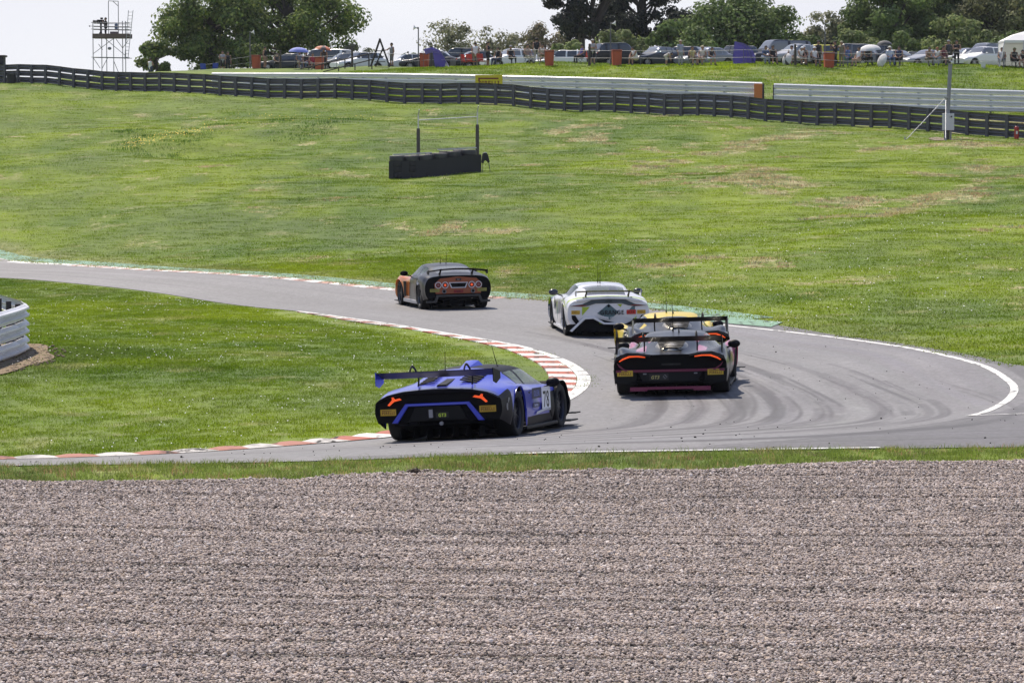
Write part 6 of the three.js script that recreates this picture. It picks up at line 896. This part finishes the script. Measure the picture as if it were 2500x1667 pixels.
{ // shelters and gazebo
  const pur = M([.10, .085, .40], .7, { transmission: .3, thickness: 0 });
  const sheet = (pts) => { const g = new THREE.BufferGeometry(); g.setAttribute('position', new THREE.Float32BufferAttribute(pts.flat(), 3)); const ix = []; for (let i = 1; i < pts.length - 1; i++) ix.push(0, i, i + 1); g.setIndex(ix); g.computeVertexNormals(); return g; };
  const a = thing('beach_shelter', 'purple slanted shelter right of the bin under the open sky', 'shelter', P2(1064, 235));
  part('canopy', [sheet([[-.85, 1.3, .5], [-.2, 1.44, .48], [.3, 1.22, .42], [.42, .95, -.25], [-.2, 1.1, -.4], [-.7, .95, -.4]]), sheet([[.3, 1.22, .42], [.62, .72, .5], [.95, 0, .55], [1.0, 0, -.5], [.72, .5, -.42], [.42, .95, -.25]])], pur, a); part('back_panel', sheet([[-.2, 1.1, -.4], [.42, .95, -.25], [.72, .5, -.42], [.6, 0, -.6], [-.05, 0, -.7]]), pur, a); part('pole', rod([-.84, 0, .5], [-.84, 1.3, .5], .015), matPole, a);
  const b = thing('beach_shelter', 'purple pop up shelter behind the seated row', 'shelter', P2(1812, 230));
  part('canopy', [sheet([[-.55, 1.6, -.1], [-.1, 1.5, .35], [.2, 1.38, .5], [.5, 1.12, -.2]]), sheet([[.2, 1.38, .5], [.62, 1.0, .52], [.86, .5, .42], [.82, 0, .3], [.7, 0, -.6], [.5, 1.12, -.2]])], pur, b); part('back_panel', [sheet([[-.55, 1.6, -.1], [.5, 1.12, -.2], [.7, 0, -.6], [-.62, 0, -.5]]), sheet([[-.55, 1.6, -.1], [-.62, 0, -.5], [-.7, .5, .05]])], pur, b); part('pole', rod([.2, 0, .5], [.2, 1.38, .5], .015), matPole, b);
  const g = thing('gazebo', 'white gazebo with a peaked roof at the right edge', 'gazebo', P2(2497, 230)), wh = M([.78, .78, .79], .75, { transmission: .25, thickness: 0 }), fr = M([.5, .52, .58], .5, { metalness: .3 }), hw = 1.55;
  const eave = [[-hw, 1.85, hw], [hw, 1.85, hw], [hw, 1.85, -hw], [-hw, 1.85, -hw]], top = [0, 2.5, 0];
  for (let i = 0; i < 4; i++) { const p = eave[i], q = eave[(i + 1) % 4], m = [(p[0] + q[0]) / 2 * .5, 2.28, (p[2] + q[2]) / 2 * .5]; part('roof_panel', [sheet([p, q, [q[0] * .5, 2.26, q[2] * .5], [p[0] * .5, 2.26, p[2] * .5]]), sheet([[p[0] * .5, 2.26, p[2] * .5], [q[0] * .5, 2.26, q[2] * .5], top])], wh, g); part('valance', sheet([p, q, [q[0], 1.68, q[2]], [p[0], 1.68, p[2]]]), wh, g); }
  part('leg', rod([-hw * 1.25, 0, hw], [-hw, 1.85, hw], .03), fr, g); part('leg', rbox(.1, 1.85, .1, .01, -.25, .93, hw), fr, g); part('leg', rod([hw * 1.1, 0, hw], [hw, 1.85, hw], .03), fr, g); part('leg', rod([-hw, 0, -hw], [-hw, 1.85, -hw], .03), fr, g); part('leg', rod([hw, 0, -hw], [hw, 1.85, -hw], .03), fr, g);
  part('side_panel', [sheet([[-hw, 1.72, -hw], [hw, 1.72, -hw], [hw, .05, -hw], [-hw, .05, -hw]]), sheet([[-hw, 1.72, hw], [-hw, 1.72, -hw], [-hw, .05, -hw], [-hw * 1.2, .05, hw]])], wh, g);
  const k = thing('bucket', 'small white bucket at the foot of the fence post left of the gazebo', 'bucket', P2(2398, 227)); part('pail', new THREE.CylinderGeometry(.2, .13, .42, 14, 1, true).translate(0, .21, 0), matHorn, k); part('rim', at(new THREE.TorusGeometry(.2, .014, 6, 16), 0, .42, 0, Q90), matHorn, k);
  const e = thing('equipment_box', 'dark equipment box behind the far left end of the guard rail', 'box', on(-31.2, 201.5)); part('body', rbox(1.3, 1.5, .9, .05, 0, .75, 0), M([.03, .03, .035], .7), e); part('lid', rbox(1.4, .12, 1.0, .04, .05, 1.52, 0), M([.045, .04, .04], .7), e);
  const dr = thing('drum', 'small black drum in front of the far left end of the guard rail', 'drum', on(-29.6, 197.8)); part('barrel', [cyl(.27, .27, .5, 14, 0, .25, 0), cyl(.29, .29, .04, 14, 0, .4, 0)], M([.02, .02, .022], .7), dr); part('lid', cyl(.25, .25, .03, 14, 0, .51, 0), M([.04, .04, .04], .6), dr);
}
{ // scaffold camera tower
  const d0 = 292, X = (u) => (u - 275) * d0 / 8150, p = P2(275, d0), steel = M([.22, .22, .25], .5, { metalness: .5 }), t = thing('scaffold_tower', 'tall steel scaffold tower with a ladder on the far left skyline', 'scaffold', p), Y = (v) => 4.7 + (330 - v) * d0 / 8150 - p.y, f = .9, b = -.9, R = .038;
  const L = X(233), Rr = X(312);
  for (const [u, z, v] of [[233, f, 57], [248, b, 55], [260, b, 88], [283, f, 88], [299, b, 52], [312, f, 54]]) part('upright', rod([X(u), 0, z], [X(u), Y(v), z], R), steel, t);
  for (const [v, z] of [[57, f], [66, f], [73, f], [58, b], [66, b], [73, b], [141, f], [141, b]]) part('ledger', rod([L - .15, Y(v), z], [Rr + .35, Y(v) - .06, z], R * .85), steel, t);
  for (const v of [57, 73, 141]) for (const u of [233, 312]) part('transom', rod([X(u), Y(v), f], [X(u), Y(v), b], R * .85), steel, t);
  for (const [u0, v0, u1, v1, z] of [[233, 133, 283, 96, f], [262, 96, 312, 138, f], [233, 142, 250, 168, f], [248, 168, 262, 142, b], [283, 96, 299, 118, b], [299, 118, 312, 100, b], [283, 150, 299, 190, f], [240, 108, 250, 122, b]]) part('brace', rod([X(u0), Y(v0), z], [X(u1), Y(v1), z], R * .75), steel, t);
  part('platform', box(Rr - L + .4, .08, 2.0, (L + Rr) / 2 + .15, Y(94), 0), M([.13, .1, .085], .9), t); for (const z of [f + .06, b - .06]) part('toe_board', box(Rr - L + .42, .34, .05, (L + Rr) / 2 + .16, Y(89), z), M([.15, .11, .1], .9), t);
  const la = part('ladder', [rod([X(310), Y(146), f + .15], [X(320), Y(28), f + .1], .03), rod([X(318), Y(146), f + .15], [X(331), Y(28), f + .1], .03)], M([.42, .42, .45], .5, { metalness: .5 }), t);
  for (let i = 0; i < 14; i++) { const k = (i + .5) / 14; part('rung', rod([mix(X(310), X(320), k), mix(Y(146), Y(28), k), f + .13], [mix(X(318), X(331), k), mix(Y(146), Y(28), k), f + .13], .02, 5), M([.42, .42, .45], .5), la); }
  part('top_frame', [rod([X(265), Y(94), b], [X(265), Y(3), b], R * .9), rod([X(289), Y(94), b], [X(289), Y(4), b], R * .9), rod([X(265), Y(3), b], [X(289), Y(4), b], R * .9), rod([X(276), Y(4), b], [X(289), Y(16), b], R * .8)], steel, t);
  part('antenna_dish', [at(new THREE.SphereGeometry(.17, 10, 6).scale(1, .8, .4), X(273), Y(120), f), rod([X(266), Y(118), f], [X(266), Y(172), f], .03)], steel, t); part('side_lamp', [rod([X(233), Y(66), f], [X(226), Y(66), f], .025), at(new THREE.SphereGeometry(.07, 8, 6), X(225), Y(66), f)], steel, t);
  part('tool_crate', rbox(.7, .25, .6, .03, X(282), Y(82), 0), M([.16, .13, .14], .8), t); part('jacket', rbox(.28, .6, .2, .08, X(284), Y(66), b + .1), M([.12, .16, .24], .9), t).userData.label = 'blue jacket hung on the rail';
  person(261, d0, 'shoot', -1.3, 'camera operator in black on the scaffold tower', BLK, BLK, { up: Y(92), group: 'people at the tower' });
  const c = thing('broadcast_camera', 'large broadcast camera on a pedestal on the scaffold tower', 'camera', [p.x + X(249), p.y + Y(92), p.z + .1], -1.1, undefined); part('body', rbox(.26, .32, .62, .04, 0, 1.35, 0), BLACK, c); part('lens', cyl(.11, .13, .4, 14, 0, 1.33, .48, Q90), BLACK, c); part('viewfinder', rbox(.2, .16, .2, .03, 0, 1.62, -.1), BLACK, c); part('pedestal', [cyl(.06, .06, 1.2, 10, 0, .6, 0), rod([0, .5, 0], [.3, 0, .25], .03), rod([0, .5, 0], [-.3, 0, .25], .03), rod([0, .5, 0], [0, 0, -.35], .03)], BLACK, c);
  person(301, 210, 'sit', .4, 'person in black just showing above the guard rail under the tower', BLK, BLK, { group: 'people at the tower', up: -.5, hat: { c: BLK } }); person(318, 210, 'sit', -.3, 'person in tan clothes low beside the one under the tower', [.25, .2, .18], KHAKI, { group: 'people at the tower', up: -.72 });
}
// ---------- trees ----------
const matLeaf = M([1, 1, 1], 0.8, { vertexColors: true, transmission: 0.5, thickness: 0, ior: 1.25, specularIntensity: 0.4 }), matBark = M([.06, .05, .042], .95), matBarkPale = M([.13, .115, .1], .95);
function tree(name, label, u, d, wPx, topV, o = {}) {
  const p = P2(u, d), ppm = 8150 / d, W = wPx / ppm, base = p.y, H = 4.7 + (330 - topV) / ppm - base, root = thing(name, label, o.cat ?? 'tree', p, 0, o.group);
  const low = o.low ?? .18, n = o.clumps ?? 34, leaves = o.leaves ?? 7000, ls = o.size ?? .26, col = o.col ?? [[.075, .13, .03], [.05, .095, .024], [.11, .165, .04]], gap = o.gap ?? .15;
  const cl = [];
  for (let i = 0; i < n; i++) { // clumps spread through an uneven crown
    let x, y, z, k = 0; do { x = rr(-1, 1); y = rr(-1, 1); z = rr(-1, 1); k++; } while ((x * x + y * y + z * z > 1 || x * x + y * y + z * z < .16) && k < 40);
    const e = 1 + .28 * (vnoise(x * 1.7 + u, y * 1.7 + 7, 3) - .5); cl.push([x * W / 2 * .82 * e, H * (low + (1 - low) * (.5 + .43 * y * e)), z * W / 2 * .7 * e, rr(.5, 1.05) * W * (n > 50 ? .125 : .16) * (o.fat ?? 1), rr(.72, 1.25)]);
  }
  const pos = new Float32Array(leaves * 18), nor = new Float32Array(leaves * 18), c = new Float32Array(leaves * 18); let k = 0;
  const a = V(), b = V(), nn = V();
  for (let i = 0; i < leaves; i++) {
    const q = cl[Math.floor(rnd() * n)], t = rnd() * 6.283, f = Math.acos(rr(-1, 1)), r = q[3] * Math.pow(rnd(), .45) * 1.15, cx = q[0] + r * Math.sin(f) * Math.cos(t) * 1.2, cy = q[1] + r * Math.cos(f) * .85, cz = q[2] + r * Math.sin(f) * Math.sin(t), s = ls * rr(.6, 1.25);
    nn.set(Math.sin(f) * Math.cos(t) + rr(-.8, .8), Math.cos(f) + .35 + rr(-.6, .6), Math.sin(f) * Math.sin(t) + rr(-.8, .8)).normalize(); a.set(rr(-1, 1), rr(-1, 1), rr(-1, 1)).cross(nn).normalize(); b.copy(nn).cross(a);
    const P = [[-.5, -.35], [.1, -.5], [.55, .1], [-.1, .5]].map(([e, g]) => [cx + (a.x * e + b.x * g) * s, cy + (a.y * e + b.y * g) * s, cz + (a.z * e + b.z * g) * s]), K = col[Math.floor(rnd() * col.length)], v = 1.25 * q[4] * rr(.75, 1.25);
    for (const j of [0, 1, 2, 0, 2, 3]) { pos.set(P[j], k); nor.set([nn.x, nn.y, nn.z], k); c.set([K[0] * v * 1.2, K[1] * v * 1.08, K[2] * v * 1.35], k); k += 3; }
  }
  const g = new THREE.BufferGeometry(); g.setAttribute('position', new THREE.BufferAttribute(pos, 3)); g.setAttribute('normal', new THREE.BufferAttribute(nor, 3)); g.setAttribute('color', new THREE.BufferAttribute(c, 3));
  part('crown', g, matLeaf, root);
  const tr = o.trunk ?? W * .028, bark = o.bark ?? matBark, stems = o.stems ?? 1;
  for (let s = 0; s < stems; s++) { const sx = stems > 1 ? (s / (stems - 1) - .5) * W * .16 : 0, top = H * rr(.62, .75), m = V(sx + rr(-.3, .3), top * .55, rr(-.2, .2)); part('trunk', new THREE.TubeGeometry(new THREE.CatmullRomCurve3([V(sx, -.2, 0), m, V(sx * 1.6 + rr(-.5, .5), top, rr(-.3, .3))]), 8, tr, 8), bark, root); part('trunk_flare', cyl(tr * 1.5, tr, tr * 4, 9, sx, tr * 1.9 - .1, 0), bark, root); }
  for (let i = 0; i < Math.min(n, o.limbs ?? 16); i++) { const q = cl[i], y0 = Math.min(q[1] * .8, H * rr(.25, .55)); part('limb', new THREE.TubeGeometry(new THREE.CatmullRomCurve3([V(0, y0, 0), V(q[0] * .45, mix(y0, q[1], .35), q[2] * .45), V(q[0], q[1], q[2])]), 7, tr * rr(.22, .42), 5), bark, root); }
  return root;
}
const G1 = [[.10, .165, .034], [.07, .12, .026], [.15, .21, .045], [.18, .24, .055]], GD = [[.028, .04, .024], [.038, .052, .03], [.02, .03, .02]], GP = [[.19, .215, .11], [.23, .25, .13], [.15, .18, .085]], GR = [[.10, .16, .04], [.135, .20, .055], [.08, .13, .034]], GY = [[.17, .23, .07], [.13, .19, .055], [.2, .25, .09]], GB = [[.16, .15, .085], [.13, .145, .065], [.19, .18, .1]];
tree('oak_tree', 'broad green oak, left of the two big oaks', 520, 300, 310, -60, { col: G1, leaves: 21000, clumps: 70, low: .06, trunk: .4 });
tree('oak_tree', 'broad green oak with bare dark limbs on its right, right of the two big oaks', 715, 304, 370, -75, { col: G1, leaves: 21000, clumps: 70, low: .08, trunk: .42, limbs: 26, fat: .85 });
tree('bush', 'low leafy bush at the left foot of the big oaks', 385, 296, 110, 92, { col: G1, leaves: 3200, clumps: 18, low: .02, trunk: .1, cat: 'bush' });
tree('bush', 'rounded bush between the two big oaks at their feet', 610, 296, 150, 75, { col: G1, leaves: 3600, clumps: 16, low: .02, trunk: .1, cat: 'bush' });
tree('bush', 'grey green scrub right of the big oaks', 865, 300, 90, 108, { col: GP, leaves: 1500, clumps: 14, low: .05, trunk: .07, cat: 'bush' }); tree('bush', 'small round bush left of the pole against the sky', 1000, 300, 58, 98, { col: GR, leaves: 1300, clumps: 10, low: .2, trunk: .08, cat: 'bush' });
tree('small_tree', 'thin pale tree behind the white shirt', 1095, 320, 150, 40, { col: GP, leaves: 3400, clumps: 60, fat: 1.1, low: .0, trunk: .09, limbs: 28, size: .22, bark: matBarkPale }); tree('small_tree', 'thin pale tree right behind the black shirt', 1205, 322, 150, 54, { col: GP, leaves: 3400, clumps: 60, fat: 1.1, low: .0, trunk: .09, limbs: 28, size: .22, bark: matBarkPale });
tree('small_tree', 'brownish sparse tree left of the tall dark trees', 1330, 312, 150, 42, { col: GB, leaves: 4600, clumps: 70, fat: 1.0, low: .0, trunk: .1, limbs: 28, size: .22, bark: matBarkPale });
tree('pine_tree', 'tall dark tree with twin trunks behind the black off roader', 1440, 296, 250, -120, { col: GD, leaves: 14000, clumps: 56, low: .2, trunk: .32, stems: 2, limbs: 26, fat: .85 }); tree('pine_tree', 'tall dark tree right of the twin trunks', 1565, 302, 230, -130, { col: GD, leaves: 15000, clumps: 56, low: .22, trunk: .34, limbs: 22 });
tree('bush', 'light green bush under the tall dark trees', 1520, 284, 140, 62, { col: GY, leaves: 3600, clumps: 18, low: .03, trunk: .08, cat: 'bush' }); tree('bush', 'low light green bush left of the black off roader', 1390, 284, 80, 92, { col: GY, leaves: 1800, clumps: 12, low: .03, trunk: .07, cat: 'bush' }); tree('bush', 'mid green bush left of the round green tree', 1625, 282, 120, 45, { col: GR, leaves: 3600, clumps: 18, low: .03, trunk: .09, cat: 'bush' });
tree('round_tree', 'dense round green tree behind the dark people carrier', 1795, 290, 360, -30, { col: GR, leaves: 22000, clumps: 72, low: .0, trunk: .3, fat: 1.05 });
tree('small_tree', 'pale open tree in the gap right of the round tree', 2025, 300, 170, 20, { col: GP, leaves: 6000, clumps: 80, fat: .95, low: .0, trunk: .1, limbs: 28, size: .22, bark: matBarkPale });
tree('broad_tree', 'tall green tree behind the umbrellas', 2165, 292, 270, -70, { col: GR, leaves: 18000, clumps: 64, low: .0, trunk: .28 }); tree('broad_tree', 'tall darker tree behind the silver coupe', 2310, 296, 270, -90, { col: [[.08, .13, .036], [.065, .105, .03], [.105, .155, .045]], leaves: 18000, clumps: 64, low: .0, trunk: .28 }); tree('broad_tree', 'tall brownish green tree at the right edge', 2450, 292, 260, -60, { col: [[.14, .165, .06], [.11, .14, .048], [.165, .19, .075]], leaves: 18000, clumps: 64, low: .0, trunk: .28 });
tree('bush', 'light green bush behind the silver saloons', 2330, 278, 150, 40, { col: GY, leaves: 4200, clumps: 22, low: .03, trunk: .09, cat: 'bush' }); tree('bush', 'light green bush behind the grey off roader', 2090, 282, 120, 70, { col: GY, leaves: 3000, clumps: 16, low: .03, trunk: .08, cat: 'bush' }); tree('bush', 'mid green bush behind the gazebo', 2460, 276, 160, 78, { col: GR, leaves: 3400, clumps: 16, low: .03, trunk: .09, cat: 'bush' }); tree('bush', 'green bush low behind the black saloon and umbrellas', 2200, 280, 120, 78, { col: GR, leaves: 3000, clumps: 16, low: .03, trunk: .08, cat: 'bush' });
tree('bush', 'green bush low behind the grey saloon in the seated row', 1710, 280, 150, 66, { col: GR, leaves: 3600, clumps: 18, low: .0, trunk: .08, cat: 'bush' }); tree('bush', 'dark green bush low behind the yellow car', 1960, 284, 110, 80, { col: GR, leaves: 2600, clumps: 14, low: .0, trunk: .08, cat: 'bush' }); tree('bush', 'green bush low behind the camera pole and grey saloon', 2395, 282, 150, 60, { col: GY, leaves: 3600, clumps: 18, low: .0, trunk: .08, cat: 'bush' });
tree('broad_tree', 'green tree in the second row between the tall tree and the darker one', 2235, 306, 260, -40, { col: GR, leaves: 15000, clumps: 60, low: .0, trunk: .25 }); tree('broad_tree', 'pale green tree in the second row between the darker one and the right edge', 2385, 306, 260, -60, { col: GY, leaves: 15000, clumps: 60, low: .0, trunk: .25 }); tree('broad_tree', 'mid green tree filling the gap left of the tall tree behind the umbrellas', 2085, 300, 150, 15, { col: GR, leaves: 8000, clumps: 44, low: .0, trunk: .18 }); tree('bush', 'dark green bush between the tall dark trees and the round one', 1660, 292, 130, 10, { col: GD, leaves: 6000, clumps: 30, low: .0, trunk: .12, cat: 'bush' });
// thin summer haze over the far trees
scene.fog = new THREE.FogExp2(0xe6ebf5, 0.00008);
scene.traverse((o) => { if (o.isMesh) { o.castShadow = true; o.receiveShadow = true; } });
renderer.render(scene, camera);
